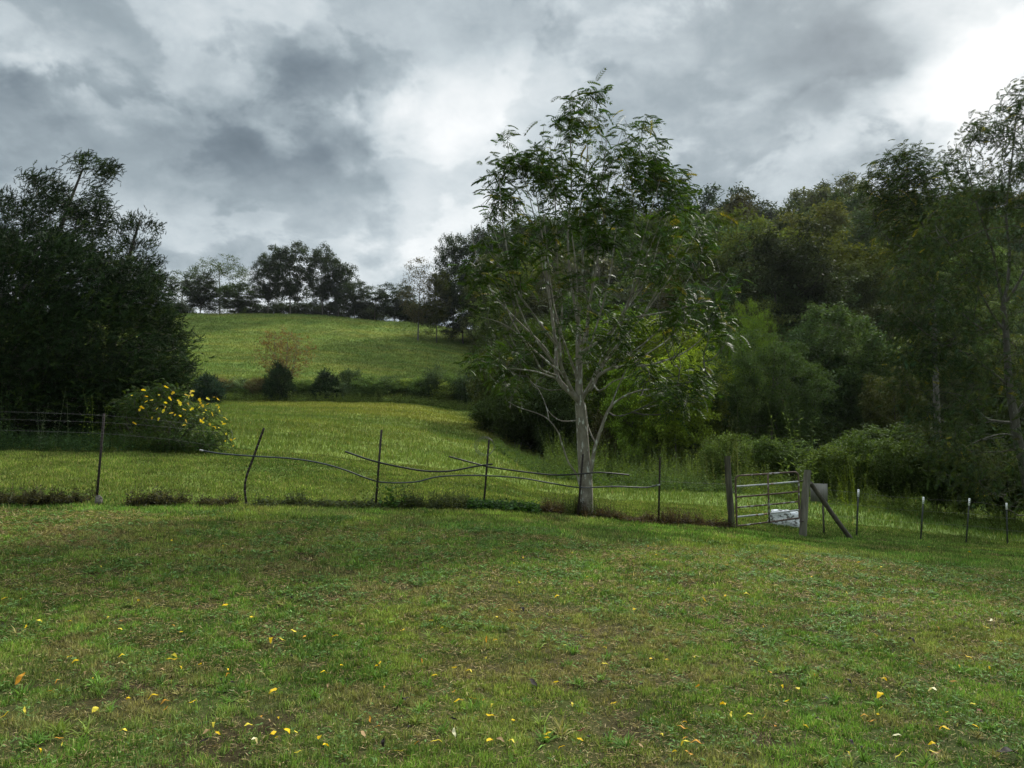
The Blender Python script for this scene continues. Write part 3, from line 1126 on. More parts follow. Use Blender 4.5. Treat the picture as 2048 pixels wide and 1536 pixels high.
# ------------------------------------------------------------------ tree at the right edge + companion
def right_trees():
    rng = np.random.default_rng(23)
    Y0 = 25.0
    base = on_ground(2062, Y0)
    base[2] -= .1
    sk = Skel()
    T = sk.path([base, pix(2048, 930, Y0), pix(2034, 873, Y0), pix(2029, 834, Y0), pix(2022, 795, Y0), pix(2016, 740, Y0), pix(2012, 665, Y0), pix(2006, 613, Y0)], -1, .17, .085, 0)
    lt = [10]
    def limb(par, pts, d0, d1, r0, r1):
        n = len(pts)
        ids = sk.path([pix(a, b, Y0 + d0 + (d1 - d0) * i / max(1, n - 1)) for i, (a, b) in enumerate(pts)], par, r0, r1, lt[0])
        lt[0] += 1
        return ids
    def at(px, py, ids):
        q = pix(px, py, Y0)
        return min(ids, key=lambda i: ((sk.p[i] - q) ** 2).sum())
    limb(T[-1], [(2016, 560), (2019, 502), (2012, 430), (2020, 350), (2030, 260), (2034, 200)], 0, .3, .06, .01)
    limb(T[-1], [(1996, 560), (1985, 500), (1960, 430), (1940, 360), (1925, 310)], 0, -1, .05, .008)
    limb(T[-1], [(2040, 560), (2075, 480), (2110, 400), (2140, 300)], 0, 1, .05, .008)
    limb(at(2012, 665, T), [(1992, 640), (1969, 600), (1940, 545), (1900, 490), (1870, 450)], 0, -1.6, .045, .008)
    limb(at(2014, 700, T), [(1985, 672), (1940, 640), (1880, 590), (1820, 555), (1780, 540)], .2, 1.4, .04, .007)
    limb(at(2022, 780, T), [(2005, 762), (1970, 733), (1930, 705), (1890, 690), (1850, 665), (1812, 630), (1806, 598)], 0, -1.0, .045, .008)
    limb(at(2030, 850, T), [(1990, 842), (1970, 835), (1935, 800), (1912, 788), (1860, 780)], 0, -1.2, .045, .008)
    limb(at(2029, 834, T), [(2060, 790), (2110, 740), (2160, 700)], 0, -1.2, .045, .008)
    limb(at(2034, 880, T), [(2005, 868), (1960, 880), (1910, 905)], -.1, -1.0, .028, .007)
    nfix = len(sk.p)
    poly = [(2100, 110), (2036, 165), (1975, 215), (1935, 262), (1885, 320), (1880, 400), (1850, 450), (1790, 520), (1770, 600), (1775, 700),
            (1800, 790), (1830, 880), (1870, 930), (1930, 985), (2048, 1000), (2230, 1000), (2330, 800), (2330, 350), (2200, 150)]
    def dens(px, py):
        a = (.85 if py < 420 else .9) * (1.0 if fbm(np.array(px / 50.), np.array(py / 34.), 2, 29) > .45 else .2)
        return a * (.45 if (px > 1960 and 560 < py < 900) else 1)
    bare_att = crown_points(poly, Y0, 260, rng, depth=.5, shell=.7)
    sk.grow(bare_att, rng, step=.45, up=.3, curl=.3, below=.1, rise=.6)
    att = crown_points(poly, Y0, 2000, rng, depth=.55, shell=.5, dens=dens, front=.55)
    tips = sk.grow(att, rng, step=.45, up=.3, curl=.3, below=.1, rise=.6)
    sk.radii(.0048, 2.35)
    root = empty('broadleaf_tree', base, 'large grey-trunked tree with drooping sprays of leaves at the right end of the fence', 'tree')
    mbs = {}
    sk.mesh(lambda t: mbs.setdefault(t, MB()), origin=base)
    for t, mb in mbs.items():
        nm = 'trunk' if t == 0 else ('twigs' if t == 1 else 'limb')
        mb.build(nm, M['bark_grey'] if t != 1 else M['bark_dark'], root)
    td = tip_dirs(sk, tips)
    pts, dr = [], []
    for t, d in zip(tips, td):
        pts.append(sk.p[t]); dr.append(d)
        p = sk.par[t]
        if p >= nfix and rng.random() < .6:
            pts.append(sk.p[p]); dr.append(d)
    v, f, c = foliage_pinnate(np.array(pts), np.array(dr), rng, (.036, .058, .028), per=5, L=.26, leaf=.075, w=.028, wind=(-.05, 0, -.15), yellow=.01, spread=.22)
    red = np.repeat(rng.random(len(c) // 4 + 1) < .0, 4)[:len(c)]
    me = np_mesh('crown', v - base, f, c)
    link('crown', me, M['leaf_matte'], root)

    # companion standing further back, its flat-topped crown shows left of the big one
    Y0 = 34.0
    base = on_ground(1875, Y0)
    base[2] -= .1
    sk = Skel()
    T = sk.path([base, pix(1873, 800, Y0), pix(1868, 650, Y0), pix(1862, 540, Y0), pix(1855, 470, Y0)], -1, .15, .07, 0)
    for pts_ in ([(1835, 430), (1815, 390), (1790, 350)], [(1860, 420), (1850, 370), (1860, 330)], [(1885, 420), (1900, 370)], [(1820, 500), (1780, 480), (1750, 450)]):
        sk.path([pix(a, b, Y0) for a, b in pts_], T[-1], .035, .01, 1)
    nfix = len(sk.p)
    poly = [(1725, 355), (1770, 318), (1800, 300), (1860, 312), (1910, 330), (1950, 400), (1930, 480), (1880, 520), (1790, 520), (1745, 470), (1740, 410)]
    att = crown_points(poly, Y0, 520, rng, depth=.8, shell=.5)
    tips = sk.grow(att, rng, step=.5, up=.4, curl=.25)
    sk.radii(.006, 2.35)
    root = empty('broadleaf_tree', base, 'thinner tree with flat feathery top just left of the large tree at the right edge', 'tree')
    mb = {}
    sk.mesh(lambda t: mb.setdefault(t, MB()), origin=base)
    mb[0].build('trunk', M['bark_grey'], root)
    mb[1].build('twigs', M['bark_dark'], root)
    td = tip_dirs(sk, tips)
    v, f, c = foliage_pinnate(np.array([sk.p[t] for t in tips]), td, rng, (.032, .052, .020), per=6, L=.42, leaf=.12, w=.04, wind=(-.2, 0, 0), yellow=.02, spread=.26)
    link('crown', np_mesh('crown', v - base, f, c), M['leaf_matte'], root)


right_trees()


# ------------------------------------------------------------------ red cedars on the left
def spray_template(rng, L=.34, n=15):
    vs, fs = [], []
    k = 0
    for i in range(n):
        t = (i + .5) / n
        o = np.array([L * t * .8, 0, L * .18 * t * t])
        ang = rng.uniform(.25, .8) * rng.choice([-1, 1])
        el = rng.uniform(-.3, .7)
        d = np.array([math.cos(ang) * math.cos(el), math.sin(ang) * math.cos(el), math.sin(el)])
        l = L * rng.uniform(.22, .45) * (1.1 - .5 * t)
        s = np.cross(d, rng.normal(0, 1, 3))
        s /= np.linalg.norm(s)
        w = L * .035
        vs += [o - s * w, o + s * w, o + d * l]
        fs.append([k, k + 1, k + 2])
        k += 3
    vs += [[0, -.006, 0], [0, .006, 0], [L, 0, L * .2]]
    fs.append([k, k + 1, k + 2])
    return np.array(vs), np.array(fs)


def cedar_foliage(pts, centre, rng, per, L, base, jitter=.28, wind=(.12, 0, .3), outward=1.0):
    temps = [spray_template(rng, L) for _ in range(4)]
    n = len(pts) * per
    P = np.repeat(pts, per, axis=0)
    D = P - centre
    D[:, 2] *= .4
    D /= np.linalg.norm(D, axis=1, keepdims=True) + 1e-9
    D = D * outward + rng.normal(0, .75, (n, 3)) + np.array(wind)
    P = P + rng.normal(0, jitter, (n, 3)) * np.array([1, 1, .7])
    rot = rotmats(n, D, rng, spin=True)
    sc = rng.uniform(.6, 1.35, n)
    tint = np.repeat(rng.uniform(.4, 1.9, len(pts)), per)[:, None]
    warm = np.repeat(rng.random(len(pts)) < .18, per)
    c = np.array(base)[None] * tint * rng.uniform(.8, 1.2, (n, 1))
    c[warm] = c[warm] * np.array([1.8, 1.45, .9])
    which = rng.integers(0, 4, n)
    VV, FF, CC, off = [], [], [], 0
    for k, (tv, tf) in enumerate(temps):
        m_ = which == k
        v, f = scatter(tv, tf, P[m_], rot[m_], sc[m_])
        VV.append(v); FF.append(f + off); CC.append(np.repeat(c[m_], len(tv), axis=0))
        off += len(v)
    return np.vstack(VV), np.vstack(FF), np.vstack(CC)


def cedars():
    rng = np.random.default_rng(5)
    def one(poly, Y, basepx, trunk_pts, n, per, L, label, base=(.013, .027, .008), shell=.35, front=.6, depth=.8, jitter=.28, dens=None, r0=.2, below=.0, fill=0):
        b = on_ground(basepx, Y)
        b[2] -= .1
        sk = Skel()
        T = sk.path([b] + [pix(a, c, Y) for a, c in trunk_pts], -1, r0, .03, 0)
        att = crown_points(poly, Y, n, rng, depth=depth, shell=shell, front=front, dens=dens)
        att[:, 2] = np.maximum(att[:, 2], terrain(att[:, 0], att[:, 1]) + .12)
        tips = sk.grow(att, rng, step=.6, up=.2, curl=.2, below=below, rise=.5)
        sk.radii(.006, 2.3)
        root = empty('cedar_tree', b, label, 'cedar tree', 'red cedars at the left of the pasture')
        mbs = {}
        sk.mesh(lambda t: mbs.setdefault(t, MB()), origin=b)
        mbs[0].build('trunk', M['bark_dark'], root)
        mbs[1].build('branches', M['bark_dark'], root)
        pts = np.array([sk.p[t] for t in tips])
        cen = pts.mean(0)
        if fill:
            fp = crown_points(poly, Y + .8, fill, rng, depth=depth * .8, shell=.9, front=.3)
            fp[:, 2] = np.maximum(fp[:, 2], terrain(fp[:, 0], fp[:, 1]) + .1)
            pts = np.vstack([pts, fp])
        v, f, c = cedar_foliage(pts, cen, rng, per, L, base, jitter)
        link('crown', np_mesh('crown', v - b, f, c), M['cedar'], root)
    def bough(sx, sy, thr, seed, low=.12):
        return lambda px, py: 1.0 if fbm(np.array((px + py * .25) / sx), np.array((py - px * .3) / sy), 2, seed) > thr else low
    one([(-260, 440), (-100, 400), (5, 385), (28, 368), (48, 352), (70, 345), (95, 322), (112, 345), (125, 352), (140, 325), (172, 308), (205, 318), (228, 325), (222, 360), (226, 395), (243, 425),
         (242, 470), (200, 500), (120, 520), (100, 620), (-260, 640)], 30, 60, [(70, 700), (90, 560), (130, 430), (165, 340)], 1150, 13, .27,
        'tallest dark cedar rising behind the other two on the left', shell=.5, front=.5, jitter=.18, r0=.22, dens=bough(60, 34, .47, 3))
    one([(180, 500), (235, 470), (262, 425), (290, 420), (318, 452), (322, 478), (300, 495), (318, 520), (320, 548), (345, 580), (335, 640), (250, 660), (180, 620)], 28.5, 215,
        [(225, 720), (235, 600), (262, 500), (280, 440)], 330, 12, .25, 'cedar with open wispy top between the tall cedar and the sky', shell=.5, front=.5, jitter=.15, r0=.15, dens=bough(48, 28, .47, 6))
    one([(-420, 520), (-150, 470), (0, 475), (60, 482), (125, 470), (190, 498), (252, 520), (312, 560), (330, 620), (366, 685), (380, 722), (360, 765),
         (335, 800), (325, 850), (250, 872), (0, 880), (-420, 880)], 25.5, 20, [(25, 800), (35, 700), (50, 560), (70, 500)], 2300, 13, .31,
        'broad dense dark green cedar filling the left edge of the pasture', shell=.28, front=.72, depth=.5, jitter=.26, r0=.25, fill=1800, dens=bough(75, 45, .42, 9, .4))


cedars()


# ------------------------------------------------------------------ prototype trees for woods, crest and hedgerow
def make_proto(kind, seed, H, W_, n_att, per, leaf, low=.18, lump=.35, jit=.45, mat='leaf_far', bark='bark_dark', trunk_r=None, top=1.0, aspect=.45, shell=.6, clump=1.0, stems=1):
    """a broadleaf tree in local coordinates: returns (trunk mesh, crown mesh)"""
    rng = np.random.default_rng(seed)
    sk = Skel()
    tr = trunk_r or H * .016
    lean = rng.normal(0, .03, 2) * H
    starts = []
    for s_ in range(stems):
        a = rng.uniform(0, 6.28)
        sp = 0 if stems == 1 else W_ * .18
        starts += sk.path([[0, 0, -.3], [math.cos(a) * sp * .3, math.sin(a) * sp * .3, H * low * .6],
                           [lean[0] * .4 + math.cos(a) * sp, lean[1] * .4 + math.sin(a) * sp, H * .42],
                           [lean[0] + math.cos(a) * sp * 1.4, lean[1] + math.sin(a) * sp * 1.4, H * .82]], -1, tr, tr * .2, 0)
    # lumpy envelope made of a dozen big lobes
    nl = 13
    lob = rng.normal(0, 1, (nl, 3))
    lob[:, 2] = np.abs(lob[:, 2]) * .8 - .25
    lob /= np.linalg.norm(lob, axis=1, keepdims=True)
    lr = rng.uniform(.75, 1.15, nl)
    att = []
    cz = H * (low + (1 - low) * .5)
    hz = H * (1 - low) * .5
    while len(att) < n_att:
        d = rng.normal(0, 1, 3)
        d /= np.linalg.norm(d)
        dots = lob @ d
        k = np.argmax(dots * lr)
        rad = (1 - lump) + lump * lr[k] * np.clip(dots[k], 0, 1) ** 2 * 1.3
        rr = rad * rng.random() ** (shell * .5)
        wz = 1.0 - .25 * max(0, -d[2])
        taper = 1 - (1 - top) * max(0, d[2])
        att.append([d[0] * W_ / 2 * rr * wz * taper, d[1] * W_ / 2 * rr * wz * taper, cz + d[2] * hz * rr])
    att = np.array(att)
    tips = sk.grow(att, rng, step=H * .07, up=.25, curl=.25, rise=.7)
    sk.radii(H * .0009, 2.35)
    mb = MB()
    sk.mesh(lambda t: mb, sides=lambda r: 7 if r > H * .006 else 3)
    pts = np.array([sk.p[t] for t in tips])
    n = len(pts) * per
    P = np.repeat(pts, per, axis=0) + rng.normal(0, jit, (n, 3)) * np.array([1, 1, .55]) * clump
    D = rng.normal(0, 1, (n, 3)) * np.array([1, 1, .5]) + np.array([.1, 0, -.2])
    rot = rotmats(n, D, rng, spin=False)
    sc = leaf * rng.uniform(.6, 1.4, n)
    tv, tf = rhomb(1, aspect)
    v, f = scatter(tv, tf, P, rot, sc)
    tm = np_mesh('trunk', np.vstack(mb.v), [np.vstack(q) for q in mb.f.values()], smooth=True)
    tm.materials.append(M[bark])
    cm = np_mesh('crown', v, f)
    cm.materials.append(M[mat])
    zt = np.percentile(v[:, 2], 99.7)
    wt = np.percentile(np.abs(v[:, 0]), 99.5) * 2
    return dict(t=tm, c=cm, H=zt, W=wt, kind=kind)


PR = {
    'oak_a': make_proto('oak', 101, 14, 10.5, 360, 60, .38, low=.02, lump=.65, jit=.40),
    'oak_b': make_proto('oak', 102, 15, 9.5, 340, 60, .36, low=.03, lump=.7, jit=.38),
    'oak_c': make_proto('oak', 103, 13, 10, 340, 60, .36, low=.0, lump=.6, jit=.38),
    'poplar': make_proto('tall', 104, 17, 8, 420, 46, .38, low=.04, lump=.35, jit=.45, top=.75),
    'airy': make_proto('airy', 105, 13, 11, 420, 22, .32, low=.08, lump=.4, jit=.36, bark='bark_grey', shell=.4),
    'airy_b': make_proto('airy', 106, 13, 8, 420, 14, .30, low=.06, lump=.4, jit=.34, bark='bark_grey', shell=.5),
    'fine': make_proto('fine', 107, 9, 8.5, 330, 110, .17, low=.02, lump=.6, jit=.25, aspect=.42),
    'bush_a': make_proto('bush', 108, 3, 3.6, 210, 55, .17, low=.02, lump=.45, jit=.2, stems=4, trunk_r=.03),
    'bush_b': make_proto('bush', 109, 3, 3.0, 200, 55, .16, low=.0, lump=.5, jit=.22, stems=4, trunk_r=.03),
    'bush_c': make_proto('bush', 110, 3, 4.2, 220, 50, .19, low=.0, lump=.4, jit=.24, stems=5, trunk_r=.03),
    'sparse': make_proto('sparse', 111, 6, 5, 520, 8, .17, low=.18, lump=.25, jit=.12, bark='bark_grey', shell=.7, stems=5, trunk_r=.05),
}


def place(proto, px, Y, top_py, width_px, color, name, label, cat, group=None, rz=None, sink=.0, rng=random):
    p = PR[proto]
    b = on_ground(px, Y)
    ztop = pix(px, top_py, Y)[2]
    h = max(.5, ztop - b[2])
    sz = h / p['H']
    sx = (width_px / F * Y) / p['W'] if width_px else sz
    if cat == 'tree' and p['kind'] in ('oak', 'tall') and Y > 45 and px > 960:
        sx = max(sx, sz * .9)
    root = empty(name, b - np.array([0, 0, sink]), label, cat, group)
    root.rotation_euler = (0, 0, rng.uniform(0, 6.28) if rz is None else rz)
    root.scale = (sx, sx, sz)
    t = bpy.data.objects.new('trunk' if cat == 'tree' else 'stems', p['t'])
    c = bpy.data.objects.new('crown' if cat == 'tree' else 'leaves', p['c'])
    for o in (t, c):
        COL.objects.link(o)
        o.parent = root
    c.color = (*color, 1)
    return root


DK = (.030, .046, .022)
MG = (.050, .080, .026)
YG = (.090, .120, .028)
BR = (.075, .066, .034)
GY = (.060, .086, .046)

# crest of the hill, left to right
CR = 'trees along the crest of the hill'
crest = [
    ('airy_b', 352, 158, 545, 110, GY, 'thin-leaved tree half hidden by the cedars at the left end of the crest'),
    ('airy', 432, 156, 513, 130, GY, 'airy grey-green tree with see-through rounded crown on the crest'),
    ('oak_c', 392, 150, 548, 80, DK, 'low dark bushy tree in front of the airy crest tree'),
    ('oak_c', 470, 150, 566, 90, MG, 'short rounded green tree on the crest left of the tall dark pair'),
    ('oak_b', 528, 153, 506, 80, DK, 'leaning dark tree leading the tall dark pair on the crest'),
    ('oak_a', 574, 152, 487, 105, DK, 'tallest dark broadleaf tree on the crest of the hill'),
    ('oak_b', 640, 152, 495, 85, DK, 'dark tree with the forked top, second of the tall crest pair'),
    ('oak_a', 672, 153, 520, 75, DK, 'dark crest tree sloping down on the right of the tall pair'),
    ('oak_c', 706, 150, 562, 70, DK, 'small dark tree filling the gap right of the tall crest pair'),
    ('airy_b', 745, 156, 574, 90, GY, 'low pale loose tree in the dip of the crest'),
    ('oak_c', 785, 152, 570, 90, DK, 'rounded dark tree just left of the nearly bare hillside tree'),
    ('oak_a', 905, 140, 468, 90, DK, 'tall dark tree at the right end of the crest behind the two lone trees'),
    ('oak_b', 958, 138, 455, 100, DK, 'tall dark tree on the crest peeping past the left side of the vase-shaped tree'),
    ('oak_c', 925, 134, 560, 110, DK, 'low dark tree under the tall trees at the right end of the crest'),
    ('oak_c', 1010, 134, 480, 110, DK, 'dark tree on the crest seen through the leaves of the vase-shaped tree'),
]
for i, (pr, px, Y, tp, wd, c, lb) in enumerate(crest):
    place(pr, px, Y, tp, wd, c, 'hilltop_tree', lb, 'tree', CR, rz=i * 1.3)
crest_shrubs = []
hedge_made = []
for px, Y, w in [(345, 160, 70), (500, 160, 80), (560, 160, 80), (610, 159, 90), (660, 159, 80), (735, 159, 80), (820, 155, 90), (860, 150, 90)]:
    crest_shrubs.append((px, place('bush_a', px, Y, 606, w, DK, 'hilltop_shrub', 'dark shrub at the foot of the crest trees', 'shrub', 'shrubs under the crest trees')))
# lone trees on the slope
place('airy_b', 834, 131, 518, 95, (.085, .075, .035), 'hillside_tree', 'nearly bare brown-twigged tree standing alone below the crest', 'tree', rz=.4)
place('oak_b', 872, 131, 545, 66, (.075, .085, .022), 'hillside_tree', 'green tree with dark trunk beside the nearly bare hillside tree', 'tree', rz=2.4)

# hedgerow across the pasture
HG = 'shrubs of the hedgerow across the pasture'
place('sparse', 565, 69, 655, 118, (.15, .105, .045), 'hedgerow_tree', 'rust-leaved see-through small tree standing in the hedgerow', 'tree', rz=1.0)
hedge = [
    ('bush_b', 400, 758, 60, MG), ('bush_a', 437, 768, 60, BR), ('bush_c', 480, 770, 70, GY), ('bush_a', 520, 768, 60, BR),
    ('bush_c', 612, 772, 60, MG), ('bush_a', 697, 750, 56, DK), ('bush_c', 735, 765, 64, MG), ('bush_b', 775, 764, 60, DK),
    ('bush_a', 815, 770, 60, YG), ('bush_b', 866, 744, 50, DK), ('bush_c', 838, 768, 60, MG), ('bush_a', 905, 760, 60, MG),
    ('bush_c', 940, 752, 70, DK), ('bush_b', 965, 735, 70, MG), ('bush_c', 590, 782, 70, MG), ('bush_c', 670, 780, 70, GY), ('bush_c', 500, 785, 70, MG),
]
hedge += [('bush_c', 455, 780, 60, GY), ('bush_b', 540, 778, 55, MG), ('bush_a', 630, 778, 60, MG), ('bush_c', 715, 775, 60, GY), ('bush_b', 755, 778, 60, MG), ('bush_a', 795, 775, 60, MG), ('bush_c', 850, 775, 60, MG), ('bush_b', 885, 772, 60, YG), ('bush_a', 922, 768, 60, MG)]
hl = {380: 'hedgerow shrub next to the flowering shrub and cedars', 437: 'brownish hedgerow shrub left of the rust-leaved tree'}
for i, (pr, px, tp, wd, c) in enumerate(hedge):
    Y = 68.5 + (i % 3) * .6
    c0 = c
    tone = {DK: 'dark green', MG: 'mid green', BR: 'brownish', GY: 'grey-green', YG: 'yellow-green'}[c]
    if px < 540:
        where = 'between the left cedars and the rust-leaved tree'
    elif px < 720:
        where = 'between the two small cedars'  if px < 650 else 'right of the second small cedar'
    elif px < 850:
        where = 'in the middle of the hedgerow'
    else:
        where = 'at the wood end of the hedgerow'
    size = 'tall' if tp < 755 else ('knee-high' if tp > 775 else 'rounded')
    hedge_made.append((px, place(pr, px, Y, tp - 13, wd * 1.15, tuple(v * 1.9 for v in c0), 'hedgerow_shrub', f'{size} {tone} shrub {where}', 'shrub', HG)))


def small_cedar(px, Y, top_py, width_px, label, seed, name='cedar_tree', base=(.016, .034, .012), n=420, bottom=None):
    rng = np.random.default_rng(seed)
    b = on_ground(px, Y)
    bot = bottom or 913 - (b[2] - EYE) * F / Y
    h = bot - top_py
    w = width_px / 2
    poly = [(px - w * .1, top_py), (px + w * .25, top_py + h * .08), (px + w * .7, top_py + h * .35), (px + w, top_py + h * .7), (px + w * .85, bot),
            (px - w * .85, bot), (px - w, top_py + h * .65), (px - w * .6, top_py + h * .3)]
    att = crown_points(poly, Y, n, rng, depth=1, shell=.35)
    sk = Skel()
    sk.path([b - np.array([0, 0, .1]), pix(px, bot - h * .5, Y), pix(px, top_py + h * .1, Y)], -1, .08, .02, 0)
    tips = sk.grow(att, rng, step=.6, up=.2)
    sk.radii(.008)
    root = empty(name, b, label, 'cedar tree', 'small cedars in the hedgerow')
    mb = MB()
    sk.mesh(lambda t: mb, origin=b, sides=lambda r: 5)
    mb.build('trunk', M['bark_dark'], root)
    v, f, c = cedar_foliage(np.array([sk.p[t] for t in tips]), b + np.array([0, 0, 1.]), rng, 7, .38, base, .16, wind=(0, 0, .5))
    link('crown', np_mesh('crown', v - b, f, c), M['cedar'], root)


small_cedar(557, 67.5, 728, 58, 'dark cone-shaped cedar in front of the rust-leaved hedgerow tree', 61)
small_cedar(652, 68, 742, 50, 'smaller dark cedar right of the rust-leaved hedgerow tree', 62)
small_cedar(415, 60, 752, 56, 'blue-green small cedar tucked beside the big cedars on the left', 63, base=(.022, .045, .026))

# ------------------------------------------------------------------ the wooded hillside
WD = 'trees of the wooded hillside'
rw = random.Random(4)
sky_px = [940, 1000, 1100, 1200, 1300, 1430, 1480, 1540, 1600, 1700, 1800, 1900, 2048, 2400]
sky_py = [520, 470, 430, 418, 415, 398, 378, 415, 385, 372, 378, 385, 380, 380]
rows = [(142, 0, 78, 'sky'), (124, 40, 92, 'up'), (106, 85, 105, 'up'), (90, 140, 110, 'mid'), (76, 205, 118, 'mid'), (64, 280, 125, 'low'), (55, 345, 125, 'low')]
adj = {DK: 'dark green', MG: 'mid green', YG: 'yellow-green', BR: 'browning', GY: 'grey-green'}
cnt = 0
wood_made = []
for ri, (Y, dpy, wpx, lev) in enumerate(rows):
    px = 985 + rw.uniform(0, 40) + (30 if lev == 'sky' else 0)
    if lev == 'low':
        px = 1030
    while px < 2260:
        tp = np.interp(px, sky_px, sky_py) + dpy * (.8 + .25 * (px < 1400)) + rw.uniform(-14, 22)
        if lev == 'low':
            tp += rw.uniform(-10, 30)
        c = rw.choices([DK, MG, YG, BR, GY], [3.6 if lev != 'low' else 2.5, 3.4, 1.0, .3, 1.6])[0]
        if lev == 'sky':
            c = rw.choice([DK, DK, BR])
        pr = rw.choice(['oak_a', 'oak_b', 'oak_c', 'poplar', 'oak_a', 'oak_b', 'oak_c', 'fine' if lev in ('mid', 'low') else 'oak_c'])
        where = {'sky': 'on the wood skyline', 'up': 'high in the wood', 'mid': 'midway up the wood', 'low': 'low in the wood'}[lev]
        side = 'behind the vase-shaped tree' if px < 1440 else ('above the gate' if px < 1640 else ('left of the right-edge tree' if px < 1850 else 'behind the right-edge tree'))
        kindw = {'oak': 'rounded', 'tall': 'tall', 'fine': 'fine-leaved', 'airy': 'thin-leaved'}[PR[pr]['kind']]
        w = wpx * rw.uniform(.85, 1.3)
        if PR[pr]['kind'] == 'tall':
            w *= .8
        wt = place(pr, px, Y + rw.uniform(-4, 4), tp, w, tuple(v * rw.uniform(1.0, 1.55) for v in c), 'woodland_tree',
              f'{adj[c]} {kindw} tree {where} {side}', 'tree', WD, rng=rw)
        cnt += 1
        wood_made.append((px, wt))
        px += w * rw.uniform(.5, .72)
ORD = ['first', 'second', 'third', 'fourth', 'fifth', 'sixth', 'seventh', 'eighth', 'ninth', 'tenth', 'eleventh', 'twelfth', 'thirteenth', 'fourteenth', 'fifteenth', 'sixteenth', 'seventeenth', 'eighteenth', 'nineteenth', 'twentieth']


def number_labels(items):
    by = {}
    for px, o in sorted(items, key=lambda t: t[0]):
        by.setdefault(o['label'], []).append(o)
    for lb, os_ in by.items():
        if len(os_) > 1:
            for i, o in enumerate(os_):
                o['label'] = lb + ', ' + ORD[min(i, 19)] + ' from left'


number_labels(wood_made)
number_labels(hedge_made)
number_labels(crest_shrubs)
# trees one can tell apart in front of the hillside
special = [
    ('poplar', 1478, 120, 392, 80, (.05, .05, .025), 'thin-topped grey tree poking above the skyline right of the vase-shaped tree'),
    ('oak_c', 1490, 84, 440, 130, (.075, .10, .026), 'light green round-headed tree high above the gate'),
    ('oak_b', 1575, 70, 462, 170, (.026, .036, .018), 'broad dark tree in the middle of the wood above the feathery tree'),
    ('oak_a', 1700, 80, 475, 110, (.075, .09, .018), 'yellow-green pointed tree beside the broad dark one in the wood'),
    ('oak_b', 1650, 100, 410, 100, (.085, .095, .026), 'yellowing tree below the skyline at the top of the wood'),
    ('poplar', 1735, 90, 430, 110, (.05, .075, .045), 'bluish green tree under the skyline near the right-edge tree'),
    ('oak_c', 1680, 52, 610, 130, (.05, .085, .03), 'silvery green leafy tree at the wood edge between gate and right-edge tree'),
    ('fine', 1510, 50, 603, 100, (.09, .15, .022), 'bright green tree peeping over the feathery round tree'),
    ('fine', 1540, 43, 662, 225, (.045, .078, .024), 'feathery fine-leaved rounded small tree behind the gate'),
    ('oak_c', 1790, 44, 735, 130, (.05, .06, .018), 'dark green tree with reddish tips under the right-edge tree'),
    ('oak_a', 1330, 48, 640, 170, (.13, .18, .022), 'yellow-green tree directly behind the right side of the vase-shaped tree'),
    ('oak_c', 1215, 50, 625, 150, (.09, .14, .02), 'green tree directly behind the trunk of the vase-shaped tree'),
    ('oak_b', 1075, 52, 640, 150, (.045, .07, .018), 'green tree behind the left limbs of the vase-shaped tree'),
    ('bush_c', 1000, 54, 700, 120, (.045, .06, .018), 'tangled dark shrub where the hedgerow meets the wood'),
    ('bush_a', 1035, 46, 760, 130, (.04, .06, .018), 'dark bush at the wood edge left of the vase-shaped tree'),
    ('bush_b', 985, 50, 790, 100, (.045, .07, .02), 'low green bush at the corner of the pasture and the wood'),
    ('bush_a', 1110, 45, 765, 130, (.035, .055, .018), 'dark bush behind the leaning shoot of the vase-shaped tree'),
    ('bush_c', 1245, 45, 790, 130, (.075, .075, .03), 'bush with pinkish leaves right of the vase-shaped trunk'),
    ('bush_b', 1330, 46, 770, 140, (.11, .15, .022), 'yellow-flecked bush between the vase-shaped tree and the gate'),
    ('bush_a', 1400, 46, 780, 120, (.03, .045, .016), 'dark bush at the wood edge left of the gate post'),
]
special += [
    ('oak_a', 1352, 42, 700, 170, (.20, .28, .03), 'yellow-green leafy tree coloured as if sunlit, low behind the right limbs of the vase-shaped tree'),  # sunlit look comes from the brightened leaf colour
    ('oak_c', 1262, 43, 735, 120, (.15, .24, .03), 'green sapling coloured as if sunlit, right behind the trunk of the vase-shaped tree'),  # sunlight is put into this leaf colour too
    ('oak_b', 1415, 44, 740, 90, (.11, .15, .024), 'green sapling at the wood edge left of the feathery rounded tree'),
]
for i, (pr, px, Y, tp, wd, c, lb) in enumerate(special):
    place(pr, px, Y, tp, wd, c, 'woodland_tree' if pr[:4] != 'bush' else 'woodland_shrub', lb, 'tree' if pr[:4] != 'bush' else 'shrub', rz=i * .9)
